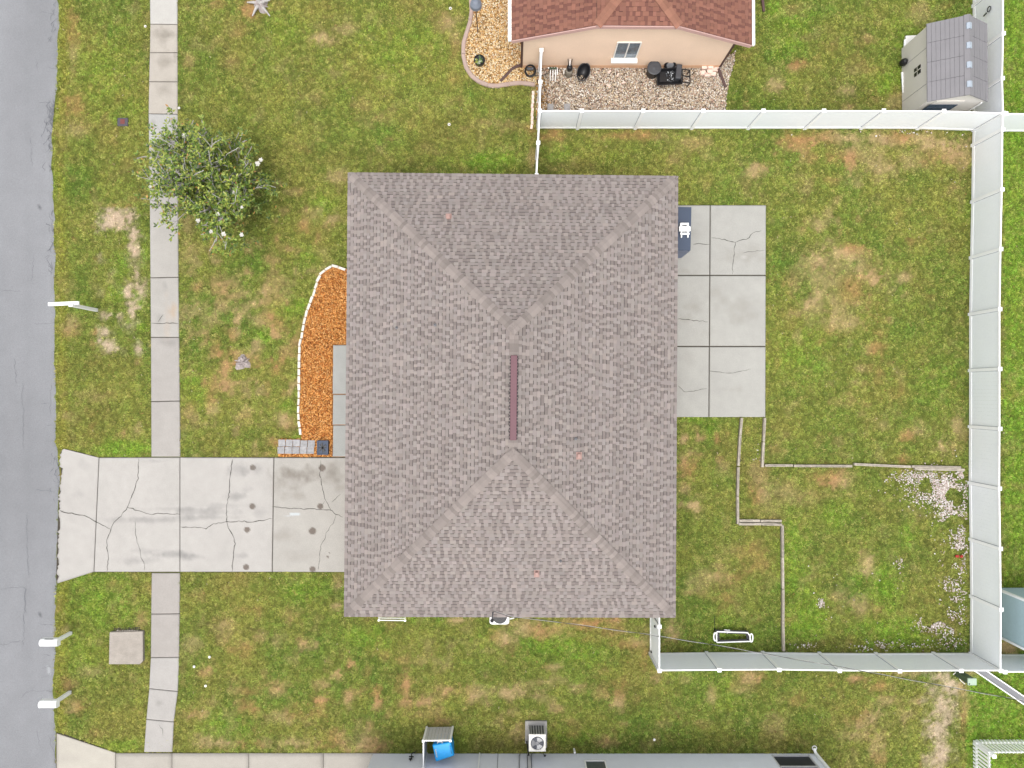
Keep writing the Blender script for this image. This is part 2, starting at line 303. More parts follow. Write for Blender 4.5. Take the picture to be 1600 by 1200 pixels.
# ------------------------------------------------------------ lawn colour
BARE = [(115,55,10,40,.5),(118,165,14,20,.55),(125,200,12,12,.5),(505,62,18,10,.75),(540,45,14,8,.5),(700,35,14,14,.7),(712,65,8,18,.5),(565,165,16,8,.35),(295,95,8,10,.55),(370,50,14,12,.35),(520,115,10,7,.4),(590,185,18,8,.3),(60+300,95,12,8,.3),
(175,340,22,14,1),(190,352,12,9,.9),(203,345,6,30,.8),(208,372,7,30,1),(210,395,9,25,1),(213,425,5,25,.9),(200,455,6,15,.9),(205,482,9,18,1),(222,450,8,14,.7),(165,493,8,8,.8),(165,540,14,8,.8),(200,508,8,6,.8),(215,545,6,14,.8),(110,510,12,12,.6),(192,330,12,6,.7),(160,520,14,8,.6),(117,372,5,5,.6),(152,405,9,7,.4),(188,495,6,6,.8),
(352,578,9,14,.9),(354,600,16,12,.8),(385,560,14,10,.6),(345,445,16,10,.6),(372,460,18,10,.6),(385,480,14,12,.5),(345,475,10,14,.5),(330,500,12,10,.5),(365,520,10,8,.6),(310,450,8,10,.5),(330,625,10,16,.6),(385,615,10,10,.5),(385,650,10,14,.5),(440,655,14,12,.7),(450,665,12,8,.6),(430,690,16,8,.6),(455,390,12,8,.7),(490,330,18,12,.6),(475,350,12,10,.5),(520,345,16,14,.6),(430,440,18,12,.5),(435,465,14,16,.6),(410,500,14,10,.5),(500,395,14,10,.6),(460,300,14,6,.5),(440,510,10,10,.5),(405,610,10,8,.5),(402,545,12,8,.6),(425,580,14,8,.4),(350,330,8,8,.4),(295,350,10,12,.4),(530,275,16,10,.6),(300,395,12,14,.4),
(1310,440,60,45,.5),(1325,395,30,12,.9),(1280,408,15,12,.8),(1362,435,14,18,.8),(1268,475,18,14,.7),(1345,430,12,30,.6),(1322,505,30,12,.6),(1265,480,8,10,.5),(1365,540,14,8,.7),(1360,550,8,6,.8),(1310,500,16,10,.6),(1280,350,10,12,.5),(1340,455,18,14,.6),(1412,435,8,8,.6),(1415,460,7,7,.6),(1390,500,10,7,.5),(1350,575,12,6,.5),(1300,515,8,6,.6),(1295,338,8,14,.4),
(1250,222,35,14,.8),(1300,215,70,10,.7),(1400,218,70,12,.75),(1470,225,38,24,.9),(1330,250,12,24,.8),(1380,262,25,14,.65),(1340,240,40,18,.5),(1182,265,12,10,.75),(1055,250,12,10,.5),(1500,250,14,30,.6),(1085,222,30,8,.45),(980,212,60,7,.55),(870,210,28,10,.6),(1430,250,30,12,.5),(1265,245,16,10,.5),
(1245,103,15,8,.75),(1212,132,14,11,.8),(1355,60,9,8,.6),(1325,140,12,8,.55),(1400,155,12,14,.6),(1440,20,20,14,.4),(1350,100,20,14,.35),(1240,12,18,8,.4),(1325,168,10,5,.5),
(1068,684,6,7,1),(1096,684,6,7,1),(1120,684,6,7,1),(1073,732,14,16,.8),(1066,765,8,12,.6),(1085,793,13,8,.8),(1130,725,9,12,.45),(1090,710,8,6,.4),(1062,790,6,6,.7),(1100,910,30,20,.4),(1085,925,20,8,.5),(1140,905,24,16,.6),(1165,865,30,14,.45),(1140,935,14,12,.55),(1120,885,10,6,.4),(1185,880,12,10,.4),(1130,890,10,6,.4),
(1185,745,12,30,.5),(1190,770,14,30,.55),(1300,748,30,12,.7),(1225,765,24,14,.45),(1260,775,40,12,.45),(1210,810,10,10,.3),(1310,735,18,6,.4),(1200,790,10,16,.4),
(1355,880,12,18,.7),(1348,870,8,20,.5),(1345,945,18,14,.6),(1372,952,9,9,.7),(1310,930,14,8,.5),(1420,680,12,8,.7),(1475,702,14,10,.7),(1435,670,14,12,.5),(1408,715,10,6,.6),(1490,700,10,16,.5),(1500,670,8,30,.6),(1380,665,10,7,.4),(1310,690,8,8,.35),(1210,700,12,16,.35),
(454,962,15,10,.55),(475,1007,14,14,.75),(408,998,12,8,.6),(432,1005,16,9,.55),(550,1037,7,6,.7),(527,1055,9,8,.8),(427,1077,18,10,.65),(500,1097,14,9,.85),(544,1094,7,12,.85),(590,1092,7,16,.85),(634,1070,8,16,.85),(634,1100,14,6,.65),(664,1095,12,9,.8),(697,1078,18,8,.75),(748,1082,16,10,.75),(793,1085,12,9,.8),(470,1162,42,9,.75),(528,1150,18,13,.7),(575,1158,24,18,.7),(412,1160,14,8,.6),(438,1120,22,10,.55),(787,998,22,12,.75),(712,970,14,6,.8),(455,1030,10,8,.4),(600,1025,8,6,.4),(630,1032,8,6,.4),(690,1130,16,7,.6),(500,1070,16,6,.5),(405,955,8,10,.4),(530,905,8,12,.5),(525,950,10,6,.6),
(838,985,38,12,.75),(810,975,20,9,.7),(922,975,18,8,.9),(955,970,16,6,.9),(890,972,14,6,.7),(1050,985,14,12,.7),(990,1005,32,8,.6),(960,985,30,10,.45),(862,1042,12,6,.6),(907,1075,14,9,.75),(940,1082,14,10,.5),(970,1085,12,20,.7),(1025,1058,8,9,.8),(1008,1020,8,30,.5),(1170,1058,18,14,.75),(1160,1075,14,8,.5),(1112,1082,8,12,.6),(808,1080,18,9,.75),(845,1087,14,10,.65),(950,1158,16,8,.65),(892,1127,12,6,.5),(867,1107,12,6,.6),(808,1145,10,14,.55),(860,1065,8,6,.5),(1070,1060,8,6,.5),(975,1065,10,12,.4),(925,1000,16,6,.4),(800,1115,10,6,.5),(965,1100,10,5,.6),(975,1130,8,5,.4),
(1365,1120,16,12,.8),(1342,1132,14,9,.7),(1478,1070,18,20,.9),(1480,1110,24,25,.8),(1462,1142,18,16,.85),(1470,1175,12,22,.8),(1505,1105,8,45,.55),(1337,1060,14,6,.75),(1405,1053,12,6,.7),(1375,1075,16,8,.55),(1437,1097,12,8,.6),(1417,1118,10,8,.5),(1215,1137,16,24,.4),(1370,1170,14,30,.55),(1390,1095,20,8,.5),(1245,1095,14,8,.4),(1438,1050,40,6,.6),(1340,1150,20,10,.5),(1455,1190,14,10,.6),(1515,1052,20,5,.6),(1580,1010,20,12,.9),
(312,1115,13,9,.85),(337,1162,34,9,.8),(380,1102,14,12,.65),(348,980,14,14,.5),(322,1048,9,9,.65),(302,1007,12,14,.5),(107,1070,12,9,.7),(150,1145,14,7,.6),(220,967,8,12,.55),(120,1105,16,14,.5),(175,915,10,8,.35),(385,1010,12,10,.5),(385,1080,18,8,.5),(396,1112,8,6,.6),(310,930,10,10,.35),(345,1000,8,10,.4),(365,1015,10,6,.45),(100,985,8,6,.4),(140,1050,16,8,.4),(190,678,8,6,.5),(212,670,6,8,.5),(155,620,16,8,.3),(110,650,12,10,.35),
(838,150,6,60,.6),(832,240,6,20,.6),(395,12,16,14,.8),(340,5,14,8,.5),(830,200,12,8,.5),(790,195,40,8,.35),(760,190,20,6,.3)]
BRIGHT = [(750,255,45,12,.9),(790,250,20,16,.8),(160,110,45,55,.5),(200,170,30,20,.4),(450,50,30,20,.4),(630,80,60,40,.4),(1500,335,30,20,.3),(860,1000,45,25,.8),(905,1012,40,20,.6),(1240,30,30,20,.6),(1215,12,15,15,.8),(1390,130,25,25,.8),(1420,50,25,30,.5),(1230,70,20,20,.5),(500,325,20,18,.9),(455,480,26,14,.8),(490,400,20,16,.7),(418,525,16,12,.7),(465,690,14,14,.5),(450,640,14,14,.6),(300,590,16,20,.6),(310,620,20,20,.5),(200,700,50,12,.8),(160,940,50,40,.6),(130,1020,30,40,.5),(190,1165,40,10,.6),(350,1130,40,25,.5),(575,1000,40,18,.6),(470,920,30,20,.6),(660,960,40,16,.6),(760,1000,24,12,.5),(1060,1050,14,12,.6),(1135,1080,30,20,.6),(1090,655,22,10,.8),(1110,665,10,14,.6),(1400,990,50,25,.9),(1380,920,25,40,.9),(1240,870,20,60,.7),(1260,960,30,40,.8),(1300,800,20,20,.7),(1420,840,14,16,.6),(1340,900,20,20,.5),(1265,530,20,20,.5),(1240,560,30,30,.5),(1470,600,30,40,.3),(1130,990,20,20,.6),(1180,1000,14,14,.4),(880,240,25,12,.5),(960,250,30,12,.4),(700,1160,30,12,.6),(900,1150,40,10,.5),(190,420,14,20,.5),(212,470,8,14,.8),(185,460,16,14,.7),(225,400,8,20,.7),(220,510,14,10,.6),(290,880,30,12,.3)]
DARK = [(700,262,140,9,.7),(900,262,110,9,.8),(720,210,60,18,.4),(555,240,60,16,.5),(330,310,60,45,.5),(985,255,40,8,.6),(1260,310,30,14,.4),(870,1020,20,8,.3),(640,1150,60,16,.4),(900,1160,200,10,.4),(1560,860,40,14,.8)]  # darker grass; strips by eave and lower house paint their shade into the lawn
def blobs(px, py, L, wob):
    m = np.zeros(px.shape)
    for (x, y, rx, ry, s) in L:
        k = (abs(px-x) < rx*2.6) & (abs(py-y) < ry*2.6)
        if not k.any(): continue
        d = ((px[k]-x)/rx)**2+((py[k]-y)/ry)**2
        v = s*np.clip(1.35-np.sqrt(d)*.9+wob[k], 0, 1); m[k] = np.maximum(m[k], v)
    return m
CY, CG, CB, CT, CR, CS, CD, CBR = [np.array(A(*c)) for c in ((150,150,62),(112,138,46),(126,172,30),(196,170,124),(190,146,100),(214,194,168),(88,92,38),(128,104,56))]
def lawn(x, y):
    """returns colour (n,3), bareness (n,) for world points"""
    px, py = proj(x, y)
    wob = (fbm(x*1.6, y*1.6, 5, 4)-.5)*1.9+(vn(x*9, y*9, 8)-.5)*.9+(vn(x*21, y*21, 18)-.5)*.6
    b = blobs(px, py, BARE, wob)
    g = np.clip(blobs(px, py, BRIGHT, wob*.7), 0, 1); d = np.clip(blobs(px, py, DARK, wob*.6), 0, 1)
    n1 = fbm(x*.35, y*.35, 21, 4); n2 = fbm(x*1.1, y*1.1, 31, 4); n3 = fbm(x*3.1, y*3.1, 41, 3)
    t = np.clip((n1*.55+n2*.45-.5)*2.3+.48, 0, 1)[:, None]
    c = CY*(1-t)+CG*t
    c = c*(.86+.28*n3)[:, None]
    # small worn freckles everywhere, denser on the front lawn below the tree
    zone = np.clip(1.2-np.hypot((px-400)/150, (py-520)/230), 0, 1)*.9+np.clip(1.2-np.hypot((px-700)/480, (py-1090)/80), 0, 1)*.3+np.clip(1.2-np.hypot((px-1330)/130, (py-450)/210), 0, 1)*.45
    fr = np.clip((fbm(x*2.3+50, y*2.3, 61, 4)-.58+zone*.08)*6, 0, 1)*(.22+.6*zone)
    b = np.maximum(b, fr)
    far = (px > 1568) & (py < 1045) | (px > 1510) & (py > 1050)
    gg = np.where(far, 1.0, 0)*(.6+.4*n2)
    yl = np.clip(1-abs(px-road_edge(py)-10)/14, 0, 1)*.5*(n2+.3)
    # brownish patches scattered by noise
    br = np.clip((fbm(x*.8-9, y*.8, 71, 3)-.58)*5, 0, 1)*.25
    c = c*(1-br[:, None])+CBR*br[:, None]
    g = np.maximum(g, gg)[:, None]; g = g*.78; c = c*(1-g)+CB*(.8+.4*n3)[:, None]*g
    c = c*(1-yl[:, None])+np.array(A(170, 160, 50))*yl[:, None]
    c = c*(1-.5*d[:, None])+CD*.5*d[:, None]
    hue = np.clip((vn(x*.9, y*.9, 91)-.35)*2.2, 0, 1)[:, None]
    b = np.where((b > .55) & (px > 150) & (px < 232) & (py > 325) & (py < 560), np.clip(b*1.25, 0, 1), b)
    sand = (((px > 150) & (px < 232) & (py > 325) & (py < 560)) | ((px > 1440) & (px < 1500) & (py > 1050)))[:, None]*.8
    bc = CT*(1-hue)+CR*hue; bc = bc*(1-sand)+CS*sand
    bc = bc*(.8+.4*n3)[:, None]
    b = np.clip(b, 0, 1)*(.72+1.0*vn(x*7, y*7, 97)*vn(x*2.7, y*2.7, 98)**.5); b = np.clip(b, 0, 1)
    c = c*.88+c.mean(1)[:, None]*np.array([1.05,1.1,.85])*.12
    c = c*(1-b[:, None])+bc*b[:, None]
    return c, b
# ------------------------------------------------------------ ground sheet
gx = np.concatenate([[-400,-200,-100,-60,-40], np.arange(-27, 27.01, .16), [40,60,100,200,400]])
gy = np.concatenate([[-400,-200,-100,-50,-30], np.arange(-20, 21.01, .16), [30,50,100,200,400]])
X, Y = np.meshgrid(gx, gy); nx, ny = len(gx), len(gy)
cx, cy = X.ravel(), Y.ravel()
gc, gb = lawn(cx, cy)
z = (fbm(cx*.5, cy*.5, 3, 3)-.5)*.03-.02
V = np.stack([cx, cy, z], 1)
I = np.arange(nx*ny).reshape(ny, nx)
Fq = np.stack([I[:-1,:-1], I[:-1,1:], I[1:,1:], I[1:,:-1]], -1).reshape(-1, 4)
def npmesh(name, V, F, col=None, smooth=False, dom='POINT'):
    me = bpy.data.meshes.new(name); n = len(V); k = F.shape[1]
    me.vertices.add(n); me.vertices.foreach_set('co', np.ascontiguousarray(V, np.float32).ravel())
    me.loops.add(F.size); me.loops.foreach_set('vertex_index', np.ascontiguousarray(F, np.int32).ravel())
    me.polygons.add(len(F)); me.polygons.foreach_set('loop_start', np.arange(0, F.size, k, dtype=np.int32)); me.polygons.foreach_set('loop_total', np.full(len(F), k, np.int32))
    if smooth: me.polygons.foreach_set('use_smooth', np.ones(len(F), bool))
    me.update(calc_edges=True); me.validate()
    if col is not None:
        at = me.color_attributes.new('Col', 'FLOAT_COLOR', dom)
        c4 = np.ones((len(col), 4), np.float32); c4[:, :3] = col; at.data.foreach_set('color', c4.ravel())
    return me
def npobj(name, me, mt, parent=None, **kw):
    o = bpy.data.objects.new(name, me); COL.objects.link(o); me.materials.append(mt)
    if parent: o.parent = parent; o.location = -wl(parent)
    return setp(o, **kw)
npobj('ground', npmesh('ground', V, Fq, gc*(.95+.25*gb[:, None]), True), M_ground, kind='structure')
# ------------------------------------------------------------ road
def gridsheet(name, quad, z, step, colf, mt, parent=None, thick=.1, kind=None, edge=None):
    """slab with a gridded painted top: quad = 4 world xy (tl,tr,br,bl)"""
    q = [Vector((p[0], p[1], 0)) for p in quad]
    nu = max(2, int((q[1]-q[0]).length/step)+1); nv = max(2, int((q[3]-q[0]).length/step)+1)
    u = np.linspace(0, 1, nu); v = np.linspace(0, 1, nv); U, Vv = np.meshgrid(u, v)
    Q = np.array([[p.x, p.y] for p in q])
    P = (Q[0]*((1-U)*(1-Vv))[..., None]+Q[1]*(U*(1-Vv))[..., None]+Q[2]*(U*Vv)[..., None]+Q[3]*((1-U)*Vv)[..., None]).reshape(-1, 2)
    if edge is not None: P = edge(P, U.ravel(), Vv.ravel())
    top = np.column_stack([P, np.full(len(P), z)])
    I = np.arange(nu*nv).reshape(nv, nu)
    F = np.stack([I[:-1,:-1], I[1:,:-1], I[1:,1:], I[:-1,1:]], -1).reshape(-1, 4)
    ring = np.concatenate([I[0,:], I[1:,-1], I[-1,-2::-1], I[-2:0:-1,0]])
    low = top[ring].copy(); low[:, 2] = z-thick; n = len(ring); b = len(top)
    k = np.arange(n); S_ = np.stack([ring, ring[(k+1) % n], b+(k+1) % n, b+k], -1)
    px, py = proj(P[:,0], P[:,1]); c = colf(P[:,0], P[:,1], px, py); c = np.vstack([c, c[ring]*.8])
    me = npmesh(name, np.vstack([top, low]), np.vstack([F, S_]), c)
    bm = bmesh.new(); bm.from_mesh(me); bmesh.ops.recalc_face_normals(bm, faces=bm.faces)
    # open shell: make sure the top looks up
    t = [f for f in bm.faces if abs(f.normal.z) > .5]
    if t and t[0].normal.z < 0: bmesh.ops.reverse_faces(bm, faces=bm.faces)
    bm.to_mesh(me); bm.free()
    return npobj(name, me, mt, parent, kind=kind)
def roadcol(x, y, px, py):
    c0 = np.array(A(172, 173, 176)); n = fbm(x*.5, y*.12, 7, 4)
    c = c0*(.9+.22*n)[:, None]
    e = np.clip(1-(road_edge(py)-px)/14, 0, 1)*fbm(x*2.5, y*2.5, 9, 4)
    c = c*(1+.16*e[:, None]-.22*(np.clip(vn(x*3, y*1.5, 4)-.62, 0, 1)*2*np.clip(1-(road_edge(py)-px)/10, 0, 1))[:, None])
    band = np.clip(1-abs(px-45)/10, 0, 1)*.03; c = c*(1-band[:, None])
    c = c*(1-.07*np.clip((py-560)/100, 0, 1)*np.clip((900-py)/100, 0, 1))[:, None]
    for (a, b, r) in ((62,322,4),(62,960-1,2)):
        c = c*(1-.5*(np.hypot(px-a, py-b) < r)[:, None])
    w_ = (np.hypot((px-23)/7, (py-850)/1.6) < 1); c[w_] = A(225, 226, 228)
    w_ = (np.hypot((px-77)/5, (py-1048)/5) < 1)&(vn(x*20,y*20,2)>.4); c[w_] = A(205, 208, 210)
    d_ = (abs(px-40) < 26) & (abs(py-597) < 2.2) & (vn(x*9, y*9, 3) > .45); c[d_] *= .55
    return c
def road_fn():
    ysv = np.arange(-420, 1700, 6.0); xe = road_edge(ysv)+(fbm(ysv*.05, ysv*0+3, 13, 4)-.5)*7
    L = np.array([W(a, b, .0)[:2] for a, b in zip(xe, ysv)])
    us = np.concatenate([np.linspace(0, .9, 18)**1, [.93,.96,.98,.99,1.0]])
    x0 = -60.0
    # columns at real spacing: finer near the edge
    offs = np.concatenate([[60, 30, 12, 8, 6], np.arange(4.2, 0, -.12), [0]])
    P = np.array([[l[0]-o, l[1]] for l in L for o in offs]); n = len(offs)
    I = np.arange(len(P)).reshape(len(L), n)
    zz = np.where(np.tile(offs, len(L)) == 0, -.03, .018)
    F = np.stack([I[:-1,:-1], I[1:,:-1], I[1:,1:], I[:-1,1:]], -1).reshape(-1, 4)
    px, py = proj(P[:,0], P[:,1])
    return npobj('road', npmesh('road', np.column_stack([P, zz]), F, roadcol(P[:,0], P[:,1], px, py)), M_road, kind='structure')
road = road_fn()
# cracks as narrow dark ribbons with real thickness
def crack(mb, pts, wpx=1.0, z=.03, jit=1.2, taper=True):
    P = []
    for i in range(len(pts)-1):
        a, b = pts[i], pts[i+1]; n = max(1, int(math.hypot(b[0]-a[0], b[1]-a[1])/4))
        for k in range(n):
            t = k/n; P.append((a[0]+(b[0]-a[0])*t+random.uniform(-jit, jit)*.5, a[1]+(b[1]-a[1])*t+random.uniform(-jit, jit)*.5))
    P.append(pts[-1]); Q = [W(p[0], p[1], z) for p in P]
    ws = [(wpx/36.8/2)*random.uniform(.5, 1.5) for _ in Q]
    if taper: ws[0] *= .3; ws[-1] *= .3
    for i in range(len(Q)-1):
        d = (Q[i+1]-Q[i]); d = Vector((-d.y, d.x, 0)).normalized()
        mb.face([Q[i]-d*ws[i], Q[i+1]-d*ws[i+1], Q[i+1]+d*ws[i+1], Q[i]+d*ws[i]])
def zp(pts, ox, oy, s=4): return [(ox+x/s, oy+y/s) for x, y in pts]
mb = MB(); zr = .024
for p in [[(36,600),(35,625),(37,655),(36,700)],[(0,455),(33,456)],[(50,505),(62,507),(84,504)],[(0,922),(22,919),(39,917),(40,960)],[(0,1007),(20,1004),(32,1000)],[(34,1090),(40,1081),(60,1079),(84,1080)],[(64,1043),(80,1042)],[(64,1058),(74,1057),(80,1050)],[(40,917),(38,960),(36,1010)],[(76,1150),(84,1180),(86,1198)],[(44,800),(41,830),(43,860),(44,900)],[(60,160),(70,159),(82,161)],[(62,20),(75,19),(86,23)],[(72,105),(80,108),(87,107)],[(68,690),(84,688)],[(56,766),(70,766),(86,768)],[(64,632),(78,630)],[(80,600),(78,640),(80,650)],[(62,974),(82,976)],[(68,1024),(80,1025)],[(72,665),(84,665)],[(76,375),(84,376)],[(57,90),(58,110)],[(58,1140),(62,1165)],[(68,402),(80,400)],[(76,330),(82,345),(80,360)],[(52,400),(50,440)],[(22,560),(26,600)],[(48,215),(50,260)]]:
    crack(mb, p, .45, zr, 3.2)
for _ in range(70):      # alligator cracking along the broken edge
    y0 = random.choice([random.uniform(150,260), random.uniform(150,200), random.uniform(700,780), random.uniform(0,60), random.uniform(300,420)])
    xe = float(road_edge(y0))-2; x = xe-random.uniform(0, 11); p = [(x, y0)]
    for k in range(random.randint(2, 4)): p.append((min(p[-1][0]+random.uniform(-5,5), xe), p[-1][1]+random.uniform(1,6)))
    crack(mb, p, .8, zr+.001*random.random())
o = build(mb, 'crack', M_crackr, road, kind='stuff')
# ------------------------------------------------------------ concrete: sidewalk, driveways, walk, patio
STAINS = []   # px, py, rx, ry, strength, colour
BRN = A(150,140,128); GRY = A(150,148,146); DK = A(120,112,104); PK = A(226,196,166)
for (x, y, r) in ((395.5,730.5,4.6),(394.5,791,4.6),(386.5,827.5,4.6),(385,886,4.6),(503.7,731,5.2),(501,791,4.6),(488.7,829.5,5.6),(488.7,889,4.6),(512.5,869.5,1.8),(515.5,863,1.2)):
    STAINS.append((x, y, r, r*.95, 1.0, A(148,136,126), 1))
for s in [(375,735,16,10,.55),(365,776,20,7,.55),(385,765,10,6,.3),(350,790,40,4,.3),(250,812,40,5,.55),(330,800,48,6,.5),(320,808,60,3,.4),(290,795,60,3,.3),(270,866,35,5,.6),(300,870,18,5,.5),(215,876,30,6,.45),(190,812,25,4,.3),(130,725,12,8,.3),(125,772,10,7,.3),(245,720,20,3,.3),(380,868,14,4,.4),(230,860,40,3,.2),(400,733,10,10,.4),
          (455,745,26,15,.75),(480,738,22,10,.5),(520,745,16,14,.6),(520,728,14,8,.4),(465,775,18,8,.4),(450,838,24,10,.3),(430,760,10,20,.2),(530,760,10,10,.4),(470,870,30,10,.2),(402,800,12,8,.25)]:
    STAINS.append((*s, BRN if s[0] > 420 else GRY, 0))
for s in [(265,545-10,12,6,.4),(250,500,6,8,.25),(258,445,5,7,.4)]: STAINS.append((*s, GRY, 0))
STAINS.append((270,487,7,16,.6,A(226,190,150),0)); STAINS.append((262,500,6,30,.3,A(226,196,166),0))
for s in [(255,55,16,15,.75),(258,95,14,12,.55),(274,90,3,9,.8),(256,140,14,12,.4),(240,195,5,6,.4),(268,190,6,5,.5)]: STAINS.append((*s, A(150,142,128), 0))
for s in [(1083,365,20,14,.2),(1150,400,30,14,.35),(1180,395,12,14,.4),(1085,478,16,14,.45),(1070,500,14,10,.3),(1150,480,34,16,.35),(1120,460,14,12,.3),(1165,500,22,10,.3),(1100,520,18,8,.2),(1070,425,16,5,.35),(1075,560,12,16,.2),(1145,608,14,5,.25),(1060,605,6,20,.25)]: STAINS.append((*s, A(176,170,158), 0))
for s in [(248,1098,8,6,.5),(105,1185,14,8,.2)]: STAINS.append((*s, A(160,156,150), 0))
STAINS.append((461,803,8,2.2,1,A(238,244,246),1)); STAINS.append((452,806,8,1.2,.7,A(238,244,246),0)); STAINS.append((1160,402,5,3,.6,A(235,232,225),0))
def conccol(base, mott=.12):
    base = np.array(base)
    def f(x, y, px, py):
        n = fbm(x*.9, y*.9, 15, 4); n2 = fbm(x*5, y*5, 16, 3)
        c = base*(1-mott/2+mott*n)[:, None]*(.97+.06*n2)[:, None]
        wob = (fbm(x*3, y*3, 19, 4)-.5)*1.6
        for (a, b, rx, ry, s, col, hard) in STAINS:
            k = (abs(px-a) < rx*3) & (abs(py-b) < ry*3)
            if not k.any(): continue
            d = np.sqrt(((px[k]-a)/rx)**2+((py[k]-b)/ry)**2)
            v = s*(np.clip((1.12-d)*6, 0, 1) if hard else np.clip(1.15-d*.9+wob[k], 0, 1)*(.5+.6*n2[k]))
            v = np.clip(v, 0, 1)[:, None]; c[k] = c[k]*(1-v)+np.array(col)*v
        return c
    return f
def quadpx(p, z): return [W(a, b, z)[:2] for a, b in p]
def slab(p, z, base, parent, gap=.006, mott=.12, step=.05, name='slab'):
    q = [Vector(v) for v in quadpx(p, z)]; c = sum(q, Vector((0,0)))/4
    q = [v+(c-v).normalized()*gap*1.4 for v in q]
    return gridsheet(name, q, z, step, conccol(base, mott), M_conc, parent, .12)
C1 = A(214,209,201); C2 = A(208,202,195); C3 = A(224,220,212)
mb = MB()
pl = [W(swl(y)+.3, y, 0)[:2] for y in yy if y <= 715]+[W(swr(y)-.3, y, 0)[:2] for y in yy[::-1] if y <= 715]
mb.prism(pl, -.1, .012)
pl = [W(swl(y)+.3, y, 0)[:2] for y in (896,960,1028,1077,1125,1175)]+[W(swr(y)-.3, y, 0)[:2] for y in (1175,1128,1080,1028,960,896)]
mb.prism(pl, -.1, .012)
sidewalk = build(mb, 'sidewalk', M_joint, None, kind='structure')
js = [(-120,-120),(-72,-72),(-24,-24),(37.5,38),(82,82),(127.5,127.5),(177.5,178.5),(224,224),(272,272),(320,320),(434,433),(527,527),(627.5,626.5),(714,714)]
for i in range(len(js)-1):
    a, b = js[i], js[i+1]
    base = A(232,228,220) if i < 3 else (A(222,213,200) if i < 6 else (C1 if i < 9 else C2 if i > 10 else C1))
    if i == 6: base = A(218,216,211)
    slab([(swl(a[0]), a[0]+.3), (swr(a[1]), a[1]+.3), (swr(b[1]), b[1]-.3), (swl(b[0]), b[0]-.3)], .03+.004*random.random(), base, sidewalk)
js = [(895,895),(959.5,959),(1027.5,1027),(1076,1080.5),(1124,1128),(1175.5,1175.5)]
for i in range(len(js)-1):
    a, b = js[i], js[i+1]
    slab([(swl(a[0]), a[0]+.3), (swr(a[1]), a[1]+.3), (swr(b[1]), b[1]-.3), (swl(b[0]), b[0]-.3)], .03+.004*random.random(), A(204,197,190) if i < 2 else A(214,209,203), sidewalk)
mb = MB(); mb.prism([W(a, b, 0)[:2] for a, b in DRIVE], -.1, .010); drive = build(mb, 'driveway', M_joint, None, kind='structure')
C4 = A(222,217,210)
def rag(P, U, Vv):      # broken apron edge towards the road
    k = U < .35; P = P.copy(); P[:, 0] += np.where(U < .02, (fbm(P[:,1]*3, P[:,1]*0, 44, 4)-.5)*.25, 0); return P
# apron from three stacked quads read from the outline
def apron(parent, top, bot, jl, z, base, name='slab'):
    """left edge polyline (px,py) and right joint; one mesh"""
    left = top; n = len(left); nu = 18
    P = []
    for i, (lx, ly) in enumerate(left):
        rx, ry = jl[i]
        for k in range(nu): t = k/(nu-1); P.append(W(lx+(rx-lx)*t, ly+(ry-ly)*t, z)[:2])
    P = np.array(P); I = np.arange(len(P)).reshape(n, nu)
    F = np.stack([I[:-1,:-1], I[1:,:-1], I[1:,1:], I[:-1,1:]], -1).reshape(-1, 4)
    px, py = proj(P[:,0], P[:,1]); c = conccol(base)(P[:,0], P[:,1], px, py)
    ring = np.concatenate([I[0,:], I[1:,-1], I[-1,-2::-1], I[-2:0:-1,0]]); topv = np.column_stack([P, np.full(len(P), z)])
    low = topv[ring].copy(); low[:,2] = z-.1; m = len(ring); kk = np.arange(m); b = len(topv)
    S_ = np.stack([ring, b+kk, b+(kk+1) % m, ring[(kk+1) % m]], -1)
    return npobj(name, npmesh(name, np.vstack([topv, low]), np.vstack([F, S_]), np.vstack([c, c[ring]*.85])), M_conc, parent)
LE = [(100,701.5),(96,704.5)]+[(94.5+ (float(vn(y*.35, 0, 77))-.5)*4.5-(y-705)*.022+ (2.5 if 730 < y < 750 else 0), y) for y in range(708, 906, 3)]+[(89,908),(90,911.5)]
n = len(LE)
RE = []
for i, (x, y) in enumerate(LE):
    t = i/(n-1); RE.append((154.3-8*t, 715.3+(893.5-715.3)*t))
# keep the flared corners: bow the first and last rows
LE[0] = (100,701.5); LE[1] = (97,703)
apron(drive, LE, None, RE, .026, C4)
slab([(155,715),(280.8,714.6),(280.8,893.6),(147,893.6)], .030, C4, drive, gap=.008)
slab([(281.4,714.6),(427.6,715),(425,893.6),(281.4,893.6)], .028, C4, drive, gap=.008)
slab([(428.4,715),(560,715),(560,894),(425.8,893.6)], .031, A(216,211,202), drive, gap=.008)
mb = MB(); zc = .036
for p in [zp([(372,792),(430,808),(515,818),(560,838),(600,860),(640,882),(690,908)],0,600), zp([(868,465),(862,590),(835,680),(795,770),(755,825),(715,865),(690,915),(668,960),(670,1040),(678,1090),(667,1175)],0,600),
          zp([(795,770),(860,792),(945,814),(1000,806),(1060,812),(1125,816)],0,600), zp([(1455,465),(1438,560),(1438,640),(1425,720),(1415,780),(1418,860),(1425,900),(1460,945),(1470,1000),(1455,1100),(1450,1175)],0,600),
          zp([(1130,892),(1200,895),(1290,902),(1330,875),(1418,860),(1510,858),(1600,862),(1660,846),(1705,843)],0,600), zp([(105,768),(200,775),(300,780),(400,782),(460,788),(500,815),(545,832)],400,600), zp([(403,475),(400,560),(412,640),(428,715),(460,770),(475,795)],400,600)]:
    crack(mb, p, .8, zc, 2.2)
for p in [zp([(845,855),(848,950),(870,1020),(880,1080),(903,1130),(900,1165)],0,600), zp([(500,820),(480,870),(440,930),(435,960),(405,1010),(398,1100),(388,1165)],400,600), zp([(428,735),(405,760)],400,600), zp([(470,740),(530,690)],400,600)]:
    crack(mb, p, .5, zc, 2.0)
